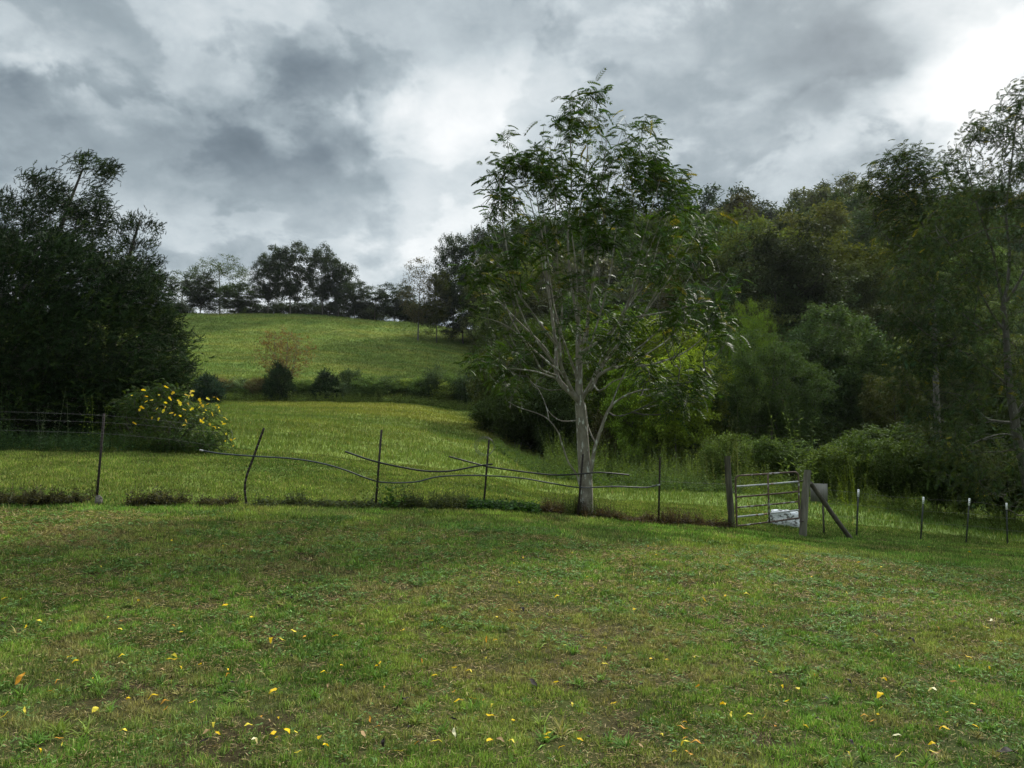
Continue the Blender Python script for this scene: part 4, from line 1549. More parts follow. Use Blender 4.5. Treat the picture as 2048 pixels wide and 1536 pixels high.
# bushes right of the gate
BG = 'bushes between the gate and the right-edge tree'
bl = [
    ('bush_c', 1455, 33, 868, 110, (.075, .115, .025), 'low bright bush behind the left gate post'),
    ('bush_a', 1525, 35, 872, 110, (.06, .10, .022), 'green bush seen over the left half of the gate'),
    ('bush_b', 1590, 34, 880, 100, (.05, .085, .02), 'green bush seen over the right half of the gate'),
    ('bush_c', 1660, 32, 890, 130, (.065, .10, .02), 'light green bush behind the grey board'),
    ('bush_a', 1715, 33, 868, 130, (.05, .085, .018), 'rounded green bush behind the first white-tipped post'),
    ('bush_c', 1790, 31, 880, 140, (.05, .08, .018), 'wide green bush left of the second white-tipped post'),
    ('bush_b', 1860, 30, 872, 130, (.045, .07, .018), 'dark green bush behind the second white-tipped post'),
    ('bush_a', 1930, 29.5, 890, 140, (.05, .07, .018), 'dark green bush behind the third white-tipped post'),
    ('bush_c', 2010, 29, 900, 150, (.045, .065, .018), 'dark bush at the foot of the right-edge tree'),
    ('bush_a', 1750, 38, 850, 150, (.045, .075, .018), 'taller bush rising behind the first white-tipped post'),
    ('bush_b', 1845, 37, 845, 150, (.035, .055, .018), 'dark taller bush under the right-edge tree'),
]
for pr, px, Y, tp, wd, c, lb in bl:
    place(pr, px, Y, tp, wd, c, 'wayside_bush', lb, 'bush', BG)


# ------------------------------------------------------------------ weeds
def weed_plants(name, spots, rng, h, leaf, label, base, stuff=True, n_leaf=16, spread=.10, ragged=False, w=.35, col_var=.3):
    """upright stems with alternating leaves at the given (x,y) spots, one object"""
    n = len(spots)
    x, y = spots[:, 0], spots[:, 1]
    z = terrain(x, y)
    H_ = h * rng.uniform(.4, 1.2, n) * (1 if not ragged else .25 + 1.6 * sstep(.3, .75, fbm(x / .45, y / .45, 3, 4)))
    lean = rng.normal(0, .12, (n, 2))
    V, Fq, C, off = [], [], [], 0
    t = np.tile(np.linspace(.08, 1, n_leaf), n)
    idx = np.repeat(np.arange(n), n_leaf)
    P = np.stack([x[idx] + lean[idx, 0] * t * H_[idx], y[idx] + lean[idx, 1] * t * H_[idx], z[idx] + t * H_[idx]], -1)
    P += rng.normal(0, spread * .25, P.shape)
    a = rng.uniform(0, 6.28, len(P))
    D = np.stack([np.cos(a), np.sin(a), rng.uniform(-.1, .9, len(P))], -1)
    rot = rotmats(len(P), D, rng, spin=False)
    tv, tf = rhomb(1, w, .06)
    v, f = scatter(tv, tf, P, rot, leaf * rng.uniform(.6, 1.3, len(P)) * (1.15 - .6 * t))
    c = np.array(base)[None] * rng.uniform(1 - col_var, 1 + col_var, (n, 1))[idx] * rng.uniform(.8, 1.2, (len(P), 1))
    V.append(v); Fq.append(f); C.append(np.repeat(c, 4, axis=0)); off += len(v)
    # stems
    th = rng.uniform(0, math.pi, n)
    s = np.stack([np.cos(th), np.sin(th), 0 * th], -1) * .006
    b0 = np.stack([x, y, z - .02], -1)
    b1 = b0 + np.stack([lean[:, 0] * H_, lean[:, 1] * H_, H_], -1)
    sv = np.stack([b0 - s, b0 + s, b1 + s * .4, b1 - s * .4], 1).reshape(-1, 3)
    sf = (np.arange(n) * 4)[:, None] + np.array([[0, 1, 2, 3]])
    V.append(sv); Fq.append(sf + off); C.append(np.tile(np.array(base) * .8, (len(sv), 1)))
    me = np_mesh(name, np.vstack(V), np.vstack(Fq), np.vstack(C))
    o = link(name, me, M['weed'])
    if stuff:
        tag(o, label, 'weeds', kind='stuff')
    return o


def region(n, rng, px0, px1, dfun, clump=0):
    px = rng.uniform(px0, px1, n)
    lo, hi = dfun(px)
    d = lo + (hi - lo) * rng.random(n)
    x = (px - 1024) / F * d
    if clump:
        keep = fbm(x / clump, d / clump, 3, 99) > .42
        x, d = x[keep], d[keep]
    return np.stack([x, d], -1)


rg = np.random.default_rng(77)
weed_plants('cedar_backing', region(2600, rg, -260, 350, lambda p: (np.full_like(p, 26.5), np.full_like(p, 30.0))), rg, 2.7, .30,  # dark backing added to hide lit grass seen through the cedars
            'dark weed backing added behind and under the left cedars', (.016, .030, .010), n_leaf=18, w=.45, spread=.6)
weed_plants('tall_weeds', region(4600, rg, 1090, 1500, lambda p: (np.interp(p, [960, 1000, 1100, 1200, 1500], [44, 40, 34, 30.5, 30]), np.full_like(p, 47.0)), 1.2), rg, .95, .14,
            'belt of tall bright green weeds between the pasture and the wood', (.070, .105, .026), n_leaf=16, w=.36, ragged=True, col_var=.5)
weed_plants('low_weeds', region(3000, rg, 990, 1480, lambda p: (np.interp(p, [960, 1000, 1100, 1200, 1500], [37, 36, 31, 28.5, 28]), np.interp(p, [960, 1200, 1500], [42, 33, 32])), 1.0), rg, .45, .11,
            'low broad-leaved weeds in front of the tall weeds', (.055, .095, .026), n_leaf=9, w=.5, ragged=True, col_var=.4)
weed_plants('wayside_weeds', region(3600, rg, 1470, 2150, lambda p: (np.interp(p, [1470, 1700, 2100], [28.5, 27.5, 26]), np.full_like(p, 37.0)), 1.0), rg, .6, .12,
            'mixed green weeds in front of the bushes right of the gate', (.08, .12, .025), n_leaf=14, w=.3, ragged=True, col_var=.5)
weed_plants('cedar_undergrowth', region(1900, rg, -150, 430, lambda p: (np.interp(p, [-150, 200, 330, 440], [20.5, 21, 21.4, 22]), np.full_like(p, 24.5))), rg, .5, .09,
            'grey-green undergrowth along the foot of the left cedars', (.045, .085, .035), n_leaf=11, w=.4)
weed_plants('hedgerow_weeds', region(2600, rg, 380, 1010, lambda p: (np.full_like(p, 66.0), np.full_like(p, 69.5))), rg, .75, .2,
            'rough weeds along the foot of the hedgerow', (.13, .18, .055), n_leaf=12, w=.35)


weed_plants('wood_undergrowth', region(5200, rg, 985, 2350, lambda p: (np.full_like(p, 46.5), np.full_like(p, 60.0))), rg, 2.4, .42,
            'dark undergrowth at the foot of the wooded hillside', (.035, .055, .018), n_leaf=16, w=.45, spread=.6)


# fence-line weeds: killed brown stalks and dark leafy runs
def fence_spots(n, px0, px1, rng, spread=.22, thr=.3, sc=.7):
    px = rng.uniform(px0, px1, n)
    y = np.interp(px, [0, 205, 495, 755, 970, 1160, 1320, 1460], [13.5, 14, 15, 15.6, 17, 18, 18, 18.1])
    x = (px - 1024) / F * y
    y = y + rng.normal(0, spread, n)
    k = fbm(x / sc, y * 0 + 3, 3, 8) > thr
    return np.stack([x[k], y[k]], -1)


weed_plants('withered_weeds', fence_spots(1500, -60, 470, rg, .2, .33), rg, .24, .085, 'dark withered weeds at the foot of the leftmost fence posts', (.045, .045, .026), n_leaf=11, w=.35, ragged=True, col_var=.7)
weed_plants('withered_weeds', fence_spots(1300, 520, 940, rg, .2, .36), rg, .22, .085, 'dark withered weeds along the fence between the bent post and the wire coil', (.042, .055, .026), n_leaf=8, w=.45, ragged=True)
weed_plants('withered_weeds', fence_spots(1300, 1080, 1460, rg, .2, .35), rg, .20, .075, 'reddish brown withered weeds from the tree foot to the gate', (.060, .046, .03), n_leaf=8, w=.4, ragged=True)
weed_plants('creeper', fence_spots(900, 935, 1075, rg, .2, .2), rg, .16, .09, 'dark green creeper mat under the post with the wire coil', (.025, .06, .018), n_leaf=9, w=.8)
weed_plants('bare_strip_litter', fence_spots(1500, -60, 1460, rg, .12, .2), rg, .07, .05, 'dead brown plant litter on the sprayed fence strip', (.07, .05, .035), n_leaf=5, w=.3)
weed_plants('sprouting_weeds', np.stack([rg.normal(pix(1160, 1030, 18)[0], .45, 260), rg.normal(18.05, .22, 260)], -1), rg, .42, .07, 'dark weeds growing round the foot of the vase-shaped tree', (.04, .06, .022), n_leaf=10, w=.3)


def plant(px, Y, top_py, label, base, leaf, nst, seed, spread, name='leafy_weed', w=.4, n_leaf=16):
    rng = np.random.default_rng(seed)
    b = on_ground(px, Y)
    h = pix(px, top_py, Y)[2] - b[2]
    sp = np.stack([rng.normal(b[0], spread, nst), rng.normal(Y, spread, nst)], -1)
    o = weed_plants(name, sp, rng, h, leaf, '', base, stuff=False, n_leaf=n_leaf, w=w)
    tag(o, label, 'plant')
    return o


plant(787, 15.5, 962, 'knee-high broad-leaved green weed beside the third fence post', (.045, .09, .025), .13, 9, 3, .09, w=.6)
plant(98, 21.5, 795, 'weed with pale silvery leaves in front of the cedars', (.12, .16, .10), .10, 9, 4, .22, w=.3)
plant(20, 21.8, 790, 'tall thin green weed at the left edge in front of the cedars', (.05, .085, .03), .14, 9, 5, .22)
plant(185, 21.8, 790, 'yellow-green upright weed left of the flowering shrub', (.09, .14, .03), .12, 8, 6, .15)
plant(1450, 29.5, 830, 'pale feathery weed beside the left gate post', (.13, .15, .06), .09, 16, 8, .35, w=.25)
plant(1608, 29, 828, 'pale green sumac with layered fronds behind the gate', (.085, .13, .045), .28, 10, 9, .38, name='sumac', w=.22, n_leaf=22)
plant(1400, 31, 905, 'clump of upright yellow-green stalks left of the gate', (.10, .14, .03), .12, 26, 10, .45)
plant(1685, 26, 925, 'lime green young bush right of the grey board', (.095, .14, .02), .10, 22, 12, .35)


# ------------------------------------------------------------------ flowering shrub by the cedars
def flower_shrub():
    rng = np.random.default_rng(91)
    Y = 22.2
    b = on_ground(340, Y)
    sk = Skel()
    for k in range(7):
        a = rng.uniform(0, 6.28)
        sk.path([b + np.array([0, 0, -.05]), b + np.array([math.cos(a) * .6, math.sin(a) * .3, .5]), b + np.array([math.cos(a) * 1.1, math.sin(a) * .5, .9])], -1, .02, .008, 0)
    poly = [(235, 800), (262, 782), (300, 775), (330, 765), (360, 778), (400, 790), (430, 812), (448, 850), (462, 888), (430, 895), (240, 890), (225, 840)]
    att = crown_points(poly, Y, 400, rng, depth=.6, shell=.6, front=.6, dens=lambda a, b_: 1. if fbm(np.array(a / 26.), np.array(b_ / 22.), 2, 5) > .42 else .2)
    att[:, 2] = np.maximum(att[:, 2], terrain(att[:, 0], att[:, 1]) + .06)
    tips = sk.grow(att, rng, step=.25, up=.3)
    sk.radii(.004)
    root = empty('flowering_shrub', b, 'sprawling green shrub with yellow blossoms beside the left cedars', 'shrub')
    mb = MB()
    sk.mesh(lambda t: mb, origin=b, sides=lambda r: 4)
    mb.build('stems', M['bark_dark'], root)
    pts = np.array([sk.p[t] for t in tips])
    v, f, c = foliage_pinnate(pts, tip_dirs(sk, tips), rng, (.030, .056, .014), per=5, L=.20, leaf=.06, w=.018, yellow=.0, spread=.1)
    link('leaves', np_mesh('leaves', v - b, f, c), M['leaf_near'], root)
    # one blossom: five-petalled trumpet head
    vs, fs = [], []
    for h in range(3):
        o = rng.normal(0, .03, 3)
        for i in range(5):
            a = i * 2 * math.pi / 5 + h
            d = np.array([math.cos(a), math.sin(a), .55])
            s = np.array([-math.sin(a), math.cos(a), 0]) * .016
            k = len(vs)
            vs += [o, o + d * .028 + s, o + d * .05, o + d * .028 - s]
            fs.append([k, k + 1, k + 2, k + 3])
    bm_ = np_mesh('blossom', np.array(vs), np.array(fs))
    bm_.materials.append(M['petal'])
    spots = [(333, 774), (288, 780), (345, 786), (303, 800), (292, 803), (285, 815), (279, 820), (327, 820), (330, 815), (357, 802), (360, 808), (342, 826), (350, 830), (361, 832),
             (373, 790), (378, 793), (398, 815), (405, 812), (412, 820), (408, 825), (415, 808), (402, 840), (406, 845), (425, 828), (437, 815), (439, 822), (428, 853), (431, 856), (449, 835), (453, 838),
             (448, 848), (452, 868), (463, 880), (468, 878), (451, 882), (466, 892), (400, 800), (318, 790), (372, 842), (384, 782)]
    for _ in range(26):
        spots.append((rng.uniform(262, 445), rng.uniform(782, 858)))
    for i, (px, py) in enumerate(spots):
        q = pix(px, py, Y - rng.uniform(.95, 1.4) * (1 if px < 430 else .4))
        o = bpy.data.objects.new('blossom', bm_)
        COL.objects.link(o)
        o.parent = root
        o.location = q - b
        o.scale = [rng.uniform(.45, .9)] * 3
        o.rotation_euler = (rng.uniform(.3, 1.5), rng.uniform(-.6, .6), rng.uniform(0, 6.28))
        o.color = (*[(.72, .56, .02), (.8, .68, .04), (.6, .42, .02)][i % 3], 1)


flower_shrub()


# ------------------------------------------------------------------ fence
def tpost(pts, Y, label, group, mat='rust_steel', tip=None, name='fence_post'):
    """studded steel T-post through photo points (top first)"""
    P = [pix(a, b_, Y) for a, b_ in pts][::-1]
    base = P[0].copy()
    g = gz(base[0], Y)
    d = P[1] - P[0]
    P[0] = P[0] + d * ((g - .15 - P[0][2]) / d[2])
    base = P[0] + d * (.15 / d[2])
    root = empty(name, base, label, 'fence post', group)
    sk = Skel()
    ids = sk.path(P, -1, .01, .01, 0, sub=5) if len(P) > 2 else None
    L_ = [sk.p[i] for i in ids] if ids else P
    mb = MB()
    st = mb
    for a, c in zip(L_[:-1], L_[1:]):
        ax = (c - a) / 2
        l = np.linalg.norm(ax)
        u = ax / l
        fx = np.cross(u, [0, 1, 0]); fx /= np.linalg.norm(fx)
        fy = np.cross(fx, u)
        m_ = (a + c) / 2 - base
        ax = ax * 1.01
        mb.box(m_, ax, fx * .021, fy * .0035)
        mb.box(m_ + fy * .0185 * (1 if fy[1] > 0 else -1), ax, fx * .0035, fy * .0155)
        n = max(1, int(l * 2 / .055))
        for i in range(n):
            q = a + (c - a) * (i + .5) / n - base - fy * .0075 * (1 if fy[1] > 0 else -1)
            st.box(q, u * .008, fx * .009, fy * .0045)
    mb.build('post_stem', M[mat], root, smooth=False)
    if tip:
        t0 = P[-1] - u * tip
        tb = MB()
        m_ = (t0 + P[-1]) / 2 - base
        tb.box(m_ + u * .002, u * tip / 2, fx * .0235, fy * .006)
        tb.box(m_ + u * .002 + fy * .0215 * (1 if fy[1] > 0 else -1), u * tip / 2, fx * .006, fy * .0145)
        tb.build('white_tip', M['white_paint'], root, smooth=False)
    return root


FG = 'rusty steel posts of the pipe fence'
tpost([(208, 828), (193, 1004)], 14.0, 'leftmost rusty steel post carrying the barbed wire, leaning right', FG)
tpost([(528, 856), (508, 912), (490, 968), (495, 1018)], 15.0, 'rusty steel post bent like a knee, leaning right', FG)
tpost([(763, 860), (751, 1016)], 15.7, 'tall rusty steel post with the green weed at its foot', FG)
tpost([(978, 880), (967, 1018)], 17.0, 'rusty steel post with a coil of wire hung on its top', FG)
tpost([(1166, 909), (1155, 1036)], 17.45, 'rusty steel post in front of the vase-shaped tree trunk', FG)
tpost([(1320, 915), (1317, 1046)], 18.0, 'rusty steel post where the long pipe ends, left of the gate', FG)
WG = 'white-tipped green steel posts right of the gate'
tpost([(1717, 979), (1713, 1072)], 20.2, 'white-tipped green post nearest the leaning brace pole', WG, 'green_steel', .19, 'white_tipped_post')
tpost([(1847, 994), (1841, 1086)], 21.2, 'white-tipped green post, second from the gate', WG, 'green_steel', .18, 'white_tipped_post')
tpost([(1939, 997), (1932, 1088)], 22.2, 'white-tipped green post, third from the gate', WG, 'green_steel', .2, 'white_tipped_post')
tpost([(2013, 1006), (2015, 1090)], 22.9, 'white-tipped green post at the right edge, farthest from the gate', WG, 'green_steel', .19, 'white_tipped_post')


def depth_at(px):
    return float(np.interp(px, [0, 205, 495, 755, 970, 1160, 1320, 1460, 1610, 1716, 1845, 1938, 2014, 2200], [13.5, 14, 15, 15.7, 17, 17.45, 18, 18.1, 18.4, 20.2, 21.2, 22.2, 22.9, 24.5]))


def run(pts, rad, name, mat, label, cat, weave=None, group=None, sides=8, d=-.045, ends=None):
    P = []
    for k, (a, b_) in enumerate(pts):
        dd = d if weave is None else weave[k]
        P.append(pix(a, b_, depth_at(a) + dd))
    sk = Skel()
    sk.path(P, -1, rad, rad, 0, sub=5)
    pp = np.array(sk.p)
    root = pp[0]
    mb = MB()
    mb.tube(pp - root, rad, sides)
    if ends:
        e = empty(name, root, label, cat, group)
        mb.build('pipe_wall', M[mat], e)
        for i, j in ((0, 1), (-1, -2)):
            q = MB()
            u = pp[i] - pp[j]
            u /= np.linalg.norm(u)
            q.tube(np.array([pp[i] - u * .03, pp[i] + u * .035]) - root, rad * 1.25, 10)
            q.build('end_fitting', M[ends], e)
        return e
    o = mb.build(name, M[mat])
    o.location = root
    tag(o, label, cat, group)
    return o


run([(403, 901), (440, 907), (500, 912), (580, 917), (640, 926), (690, 940), (735, 957), (770, 965), (830, 964), (880, 953), (960, 951), (1040, 956), (1100, 966), (1160, 975), (1230, 973), (1290, 975), (1317, 970)],
    .0145, 'plastic_pipe', 'pipe_lit', 'long wavy black water pipe with painted grey highlight woven through all the pipe fence posts', 'pipe',
    [-.05, -.05, -.05, -.03, 0, 0, .04, .05, .02, -.01, -.05, -.05, -.05, -.06, -.05, -.05, -.045], ends='galv')
run([(690, 903), (740, 920), (790, 932), (850, 942), (900, 942), (950, 933), (985, 928)], .0175, 'plastic_pipe', 'pipe',
    'short sagging black pipe between the third post and the coil post', 'pipe', [-.05, -.055, -.05, -.03, -.03, -.06, -.09])
run([(898, 913), (950, 927), (980, 934), (1050, 944), (1110, 950), (1160, 948), (1200, 945), (1258, 950)], .0165, 'plastic_pipe', 'pipe',
    'black pipe running from the coil post past the tree trunk', 'pipe', [-.05, -.05, -.05, -.05, -.06, -.08, -.1, -.1])


def barbed(pts, label, group, barb=True, rad=.0016, d=-.03):
    P = [pix(a, b_, depth_at(a) + d) for a, b_ in pts]
    sk = Skel()
    sk.path(P, -1, rad, rad, 0, sub=6)
    pp = np.array(sk.p)
    mb = MB()
    root = pp[0]
    mb.tube(pp - root, rad, 5)
    if barb:
        L_ = np.concatenate([[0], np.cumsum(np.linalg.norm(np.diff(pp, axis=0), axis=1))])
        for s_ in np.arange(.06, L_[-1], .13):
            q = np.array([np.interp(s_, L_, pp[:, i]) for i in range(3)]) - root
            for v in ([.004, .01, .018], [.004, -.012, .014]):
                v = np.array(v)
                mb.tube(np.array([q - v, q + v]), .0009, 3, cap=False)
    o = mb.build('fence_wire', M['wire'])
    o.location = root
    tag(o, label, 'wire', group)


barbed([(-60, 822), (60, 825), (208, 831), (320, 841), (415, 851)], 'top strand of barbed wire on the leftmost post', 'barbed wire strands on the left')
barbed([(-60, 836), (60, 840), (207, 845), (320, 853), (437, 865)], 'middle strand of barbed wire on the leftmost post', 'barbed wire strands on the left')
barbed([(-60, 859), (60, 862), (205, 867), (330, 878), (420, 890)], 'lowest strand of barbed wire on the leftmost post', 'barbed wire strands on the left')
for dy, nm in ((0, 'top'), (27, 'middle'), (54, 'lowest')):
    barbed([(1612, 976 + dy), (1660, 980 + dy), (1716, 986 + dy * .9), (1780, 993 + dy * .9), (1846, 998 + dy * .9), (1938, 1003 + dy * .9), (2014, 1012 + dy * .9), (2120, 1020 + dy * .9)],
           f'{nm} wire strand between the white-tipped posts', 'wire strands on the white-tipped posts')
barbed([(1320, 962), (1390, 966), (1458, 968)], 'single wire from the last rusty post to the left gate post', 'wire strands left of the gate')


def coil():
    mb = MB()
    c = pix(972, 893, 16.93)
    for k in range(4):
        a = np.linspace(0, 2 * math.pi, 40)
        r = .175 + .012 * k
        off = np.array([-.012 * k, 0, .010 * (k % 2)])
        pts = np.stack([np.cos(a) * r, np.sin(a * 2 + k) * .02 - .05, np.sin(a) * r * .98], -1) + off
        mb.tube(pts, .0035, 5, cap=False)
    o = mb.build('wire_coil', M['wire'])
    o.location = c
    tag(o, 'loose round coil of wire hung over a rusty post', 'wire coil')


coil()


def wood_post(top, bot, Y, r, label, mat, name='wooden_post', Y2=None, cut=True, seed=0):
    rng = np.random.default_rng(seed)
    a, b_ = pix(*bot, Y), pix(*top, Y2 or Y)
    d = b_ - a
    a = a + d * ((gz(a[0], Y) - .08 - a[2]) / d[2]) if abs(d[2]) > .3 else a
    n = 14
    t = np.linspace(0, 1, n)[:, None]
    pts = a + (b_ - a) * t + np.stack([np.sin(t[:, 0] * 5 + seed) * .01, 0 * t[:, 0], 0 * t[:, 0]], -1)
    rr = r * (1.06 - .12 * t[:, 0]) * (1 + rng.normal(0, .025, n))
    mb = MB()
    mb.tube(pts - a, rr, 14)
    v = mb.v[0]
    ang = np.tile(np.arange(14), n)
    v += (rng.normal(0, .02, 14)[ang][:, None] * (v - np.repeat(pts - a, 14, axis=0)))*2
    o = mb.build(name, M[mat])
    o.location = a
    tag(o, label, 'post')
    return o


wood_post((1455, 912), (1463, 1058), 18.1, .072, 'mossy dark wooden post on the left of the gate', 'wood_post', seed=1)
wood_post((1615, 940), (1605, 1071), 18.4, .084, 'grey weathered wooden post on the right of the gate', 'wood_grey', seed=2)
wood_post((1620, 966), (1697, 1071), 18.9, .055, 'dark pole leaning against the right gate post as a brace', 'wood_dark', 'brace_pole', Y2=18.5, seed=3)


def gate():
    o0 = pix(1474, 1053, 18.15)
    root = empty('tube_gate', o0, 'rusty six-rail tubular farm gate sagging slightly between two wooden posts', 'gate')
    YL, YR = 18.15, 18.3
    def q(px, py):
        t = (px - 1472) / (1598 - 1472)
        return pix(px, py, YL + (YR - YL) * t) - o0
    r = .021
    # outer frame with rounded top corners
    pts = [q(1474, 1053), q(1473, 1030), q(1472, 990), q(1471, 962), q(1472.5, 955), q(1478, 951.5), q(1500, 950), q(1540, 947.4), q(1585, 944.3), q(1592, 945), q(1596, 949), q(1597, 957), q(1598, 1000), q(1599, 1037)]
    mb = MB()
    sk = Skel()
    sk.path(pts, -1, r, r, 0, sub=3)
    mb.tube(np.array(sk.p), r, 10)
    mb.build('frame', M['rust_tube'], root)
    rails = [(973, 963, 'galv'), (994, 983, 'rust_tube'), (1015, 1003, 'rust_tube'), (1034, 1020, 'galv'), (1052, 1036, 'rust_tube')]
    for a, b_, mt in rails:
        m_ = MB()
        p0, p1 = q(1473, a), q(1598, b_)
        pp = np.array([p0 + (p1 - p0) * t + np.array([0, 0, -.006 * math.sin(math.pi * t)]) for t in np.linspace(0, 1, 7)])
        m_.tube(pp, r * .92, 10)
        ro = m_.build('rail', M[mt], root)
        if mt == 'galv':
            ro['label'] = 'bare galvanised rail'
    m_ = MB()
    for px, r_ in ((1537, .013),):
        p0, p1 = q(px - 2, 947.5), q(px + 1, 1045)
        c = (p0 + p1) / 2 + np.array([0, -.024, 0])
        m_.box(c, (p1 - p0) / 2, [.019, 0, 0], [0, .004, 0])
    m_.build('centre_brace', M['rust_tube'], root, smooth=False)
    m_ = MB()
    for a in (962, 1043):
        p0, p1 = q(1599, a), q(1607, a)
        m_.tube(np.array([p0, p1]), .012, 8)
    m_.build('hinge', M['rust_steel'], root)
    m_ = MB()
    p = q(1470, 985)
    a = np.linspace(0, 6.28, 26)
    m_.tube(np.stack([np.cos(a) * .085 - .06, np.sin(a) * .1, np.sin(a * 2) * .01], -1) + p, .005, 5, cap=False)
    m_.build('latch_chain', M['wire'], root)


gate()

# grey board behind the fence, chalky slab behind the gate, stone at the left post
def board():
    c = pix(1638, 985, 19.6)
    mb = MB()
    mb.box([0, 0, 0], [.215, .015, -.008], [0, .009, 0], [.004, 0, .22])
    o = mb.build('grey_board', M['board'], smooth=False)
    o.location = c
    tag(o, 'square weathered grey board fixed to the fence behind the brace pole', 'board')
    st = MB()
    g = gz(c[0] + .02, 19.63)
    st.box([c[0] + .1, 19.632, (g + c[2]) / 2], [.016, 0, 0], [0, .02, 0], [0, 0, (c[2] - g) / 2 + .08])
    st.build('stake', M['wood_dark'], o, smooth=False, offset=c)


board()


def lump(name, c, size, mat, label, cat, seed, sub=4, rough=.14, boxy=.0):
    rng = np.random.default_rng(seed)
    n = 22
    th = np.linspace(0, math.pi, n)
    ph = np.linspace(0, 2 * math.pi, 2 * n, endpoint=False)
    T, Pp = np.meshgrid(th, ph, indexing='ij')
    d = np.stack([np.sin(T) * np.cos(Pp), np.sin(T) * np.sin(Pp), np.cos(T)], -1).reshape(-1, 3)
    k = np.abs(d).max(1, keepdims=True)
    d = d * (1 - boxy) + d / k * boxy
    nz = fbm(d[:, 0] * 2.2 + 9, d[:, 1] * 2.2 + d[:, 2] * 1.9, 4, seed) - .5
    nz2 = fbm(d[:, 2] * 5 + 3, d[:, 0] * 5 + d[:, 1] * 4.1, 3, seed + 5) - .5
    v = d * (1 + nz * rough * 4 + nz2 * rough)[:, None] * np.array(size)
    m2 = 2 * n
    i = np.arange(n - 1)[:, None] * m2
    j = np.arange(m2)[None]
    q = np.stack([i + j, i + m2 + j, i + m2 + (j + 1) % m2, i + (j + 1) % m2], -1).reshape(-1, 4)
    me = np_mesh(name, v, q, smooth=True)
    o = link(name, me, M[mat])
    o.location = c
    tag(o, label, cat)
    return o


b = on_ground(1563, 20.6)
o = lump('chalky_slab', b + np.array([0, 0, .2]), (.42, .12, .215), 'slab', 'whitish blotched slab lying in the grass behind the gate', 'slab', 3, rough=.10, boxy=.72)
o.rotation_euler = (0, .12, .05)
b = on_ground(204, 13.9)
lump('stone', b + np.array([0, 0, .07]), (.065, .055, .085), 'stone', 'pale stone lodged at the foot of the leftmost post', 'stone', 8, rough=.2)
b = on_ground(1187, 17.6)
lump('pebble', b + np.array([0, 0, .03]), (.045, .04, .03), 'stone', 'small pale stone by the foot of the vase-shaped tree', 'stone', 9, rough=.2)


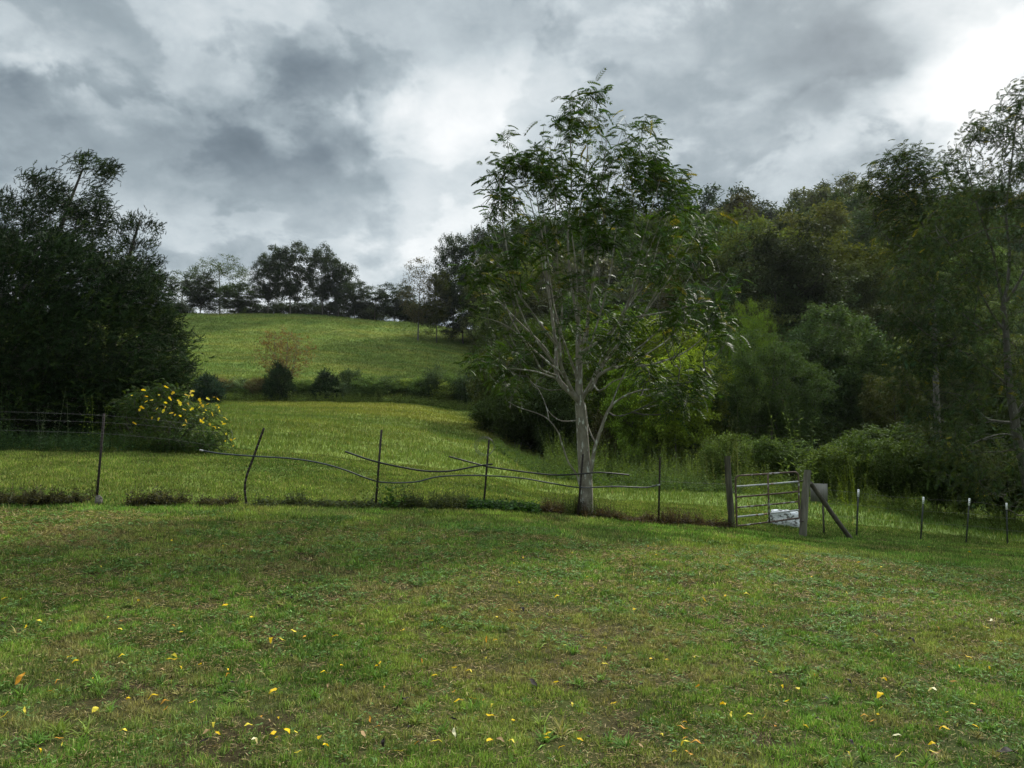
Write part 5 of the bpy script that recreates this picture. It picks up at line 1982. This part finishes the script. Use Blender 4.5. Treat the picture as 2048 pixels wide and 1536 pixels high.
# ------------------------------------------------------------------ fallen leaves on the lawn
def fallen():
    rng = np.random.default_rng(314)
    protos = []
    for k in range(5):
        n = 9
        t = np.linspace(0, 1, n)
        L_ = 1.0
        wd = [.32, .42, .28, .5, .36][k]
        w = wd * np.sin(math.pi * np.clip(t * .94 + .03, 0, 1)) ** .8 * (1 - .25 * t)
        curl = [.04, .16, -.05, .12, .24][k]
        z = curl * np.sin(t * math.pi) + .05 * np.sin(t * 9 + k)
        y = .08 * np.sin(t * 3 + k)
        v = []
        for i in range(n):
            for s in (-1, 0, 1):
                v.append([t[i] * L_ - .5, y[i] + s * w[i] / 2, z[i] + (.02 + .03 * (k % 2)) * abs(s)])
        f = []
        for i in range(n - 1):
            for s in range(2):
                a = i * 3 + s
                f.append([a, a + 3, a + 4, a + 1])
        v += [[-.5, y[0] + .012, 0], [-.5, y[0] - .012, 0], [-.8, y[0] + .1, .03], [-.8, y[0] + .09, .04]]
        m0 = n * 3
        f.append([m0, m0 + 1, m0 + 2, m0 + 3])
        me = np_mesh('fallen_leaf', np.array(v), np.array(f), smooth=True)
        me.materials.append(M['fallen'])
        protos.append(me)
    cols = {'yellow': (.66, .44, .015), 'lemon': (.66, .54, .06), 'cream': (.62, .58, .36), 'orange': (.50, .24, .03), 'dark': (.018, .014, .012), 'red-brown': (.11, .025, .015), 'tan': (.33, .22, .11)}
    made = []
    def put(px, py, size_px, colr, label=None):
        # solve for the ground point under that pixel
        Y = 1.6 * F / max(py - 913, 30)
        for _ in range(12):
            p = pix(px, py, Y)
            g = gz(p[0], Y)
            Y = Y + (p[2] - g) * F / max(py - 913, 60) * .8
            Y = min(max(Y, 2.5), 24)
        p = pix(px, py, Y)
        z = gz(p[0], Y)
        o = bpy.data.objects.new('fallen_leaf', protos[rng.integers(0, 5)])
        COL.objects.link(o)
        s = size_px / F * Y * .95
        o.scale = (s, s * rng.uniform(.8, 1.2), s)
        o.location = (p[0], Y, z + .036 + .012 * rng.random())
        o.rotation_euler = (rng.normal(0, .35), rng.normal(0, .3), rng.uniform(0, 6.28))
        c = np.array(cols[colr]) * rng.uniform(.8, 1.15)
        o.color = (*np.clip(c, 0, 1), 1)
        if label is None:
            row = 'in the nearest grass' if py > 1380 else ('in the middle of the lawn' if py > 1180 else 'towards the fence')
            third = 'on the left' if px < 680 else ('in the centre' if px < 1370 else 'on the right')
            label = f'small {colr} fallen leaf {row} {third}'
        tag(o, label, 'leaf', 'fallen leaves scattered on the lawn')
        made.append((px, o))
    hand = [(546, 1482, 30, 'yellow', 'largest bright yellow fallen leaf at the lower left'), (508, 1502, 26, 'cream', 'pale cream fallen leaf just below the bright yellow one'),
            (428, 1468, 18, 'lemon', None), (305, 1410, 22, 'yellow', None), (545, 1398, 24, 'yellow', None), (344, 1328, 22, 'yellow', None), (543, 1294, 22, 'yellow', None),
            (587, 1275, 18, 'lemon', None), (670, 1285, 14, 'yellow', None), (40, 1370, 28, 'orange', None), (78, 1253, 16, 'lemon', None), (8, 1448, 20, 'yellow', None),
            (240, 1340, 20, 'cream', None), (455, 1363, 16, 'orange', None), (1095, 1480, 26, 'yellow', 'yellow fallen leaf with long stalk low in the centre'),
            (1162, 1476, 20, 'red-brown', 'dark red fallen leaf beside the yellow one low in the centre'), (1365, 1467, 26, 'orange', 'orange and yellow fallen leaf in the lower centre right'),
            (1372, 1503, 24, 'lemon', None), (1445, 1424, 28, 'yellow', 'folded bright yellow leaf at the lower right of centre'), (1760, 1408, 30, 'yellow', 'long yellow leaf lying at the lower right'),
            (1865, 1395, 22, 'cream', None), (1890, 1475, 24, 'yellow', None), (1872, 1520, 30, 'tan', None), (1800, 1530, 24, 'lemon', None), (1540, 1358, 18, 'orange', None),
            (1595, 1390, 18, 'lemon', None), (1700, 1500, 20, 'dark', None), (1582, 1368, 22, 'dark', None), (1698, 1376, 22, 'dark', None), (1824, 1294, 26, 'dark', None),
            (2015, 1520, 42, 'dark', 'big dark dead leaf clump in the lower right corner'), (1066, 1380, 28, 'dark', 'dark dead leaf clump low in the centre'),
            (1042, 1230, 22, 'dark', None), (1162, 1282, 18, 'dark', None), (463, 1378, 26, 'dark', None), (1130, 1302, 8, 'lemon', None), (990, 1292, 12, 'yellow', None),
            (1210, 1306, 12, 'lemon', None), (1302, 1330, 14, 'yellow', None), (884, 1268, 14, 'yellow', None), (805, 1270, 14, 'yellow', None), (1752, 1282, 10, 'yellow', None),
            (1875, 1266, 10, 'orange', None), (1552, 1178, 12, 'cream', None), (1450, 1200, 16, 'yellow', None), (1770, 1207, 14, 'lemon', None), (1623, 1160, 12, 'yellow', None)]
    for h in hand:
        put(*h)
    for _ in range(250):
        py = 1085 + 440 * rng.random() ** 1.0
        px = rng.uniform(0, 2048)
        if py < 1200 and px < 900 and rng.random() < .6:
            px += 1000
        c = rng.choice(['yellow', 'lemon', 'cream', 'orange', 'dark', 'tan', 'red-brown'], p=[.3, .17, .1, .13, .18, .10, .02])
        put(px, py, rng.uniform(.6, 1.3) * np.interp(py, [1085, 1536], [7, 19]), c)
    number_labels(made)


fallen()

rosettes()
thatch()
crabgrass()

# ------------------------------------------------------------------ damp air over the valley
def haze():
    v = np.array([[x, y, z] for x in (-950, 950) for y in (-60, 1550) for z in (-6, 75)], dtype=float)
    f = np.array([(0, 1, 3, 2), (4, 6, 7, 5), (0, 4, 5, 1), (2, 3, 7, 6), (0, 2, 6, 4), (1, 5, 7, 3)])
    me = np_mesh('haze', v, f)
    mt, nt, out = new_mat('haze')
    pv = nt.nodes.new('ShaderNodeVolumePrincipled')
    pv.inputs['Color'].default_value = (.86, .92, 1.0, 1)
    pv.inputs['Density'].default_value = .00006
    pv.inputs['Anisotropy'].default_value = .3
    nt.links.new(pv.outputs[0], out.inputs['Volume'])
    o = link('haze', me, mt)
    tag(o, 'thin damp haze filling the valley', 'haze', kind='stuff')


haze()
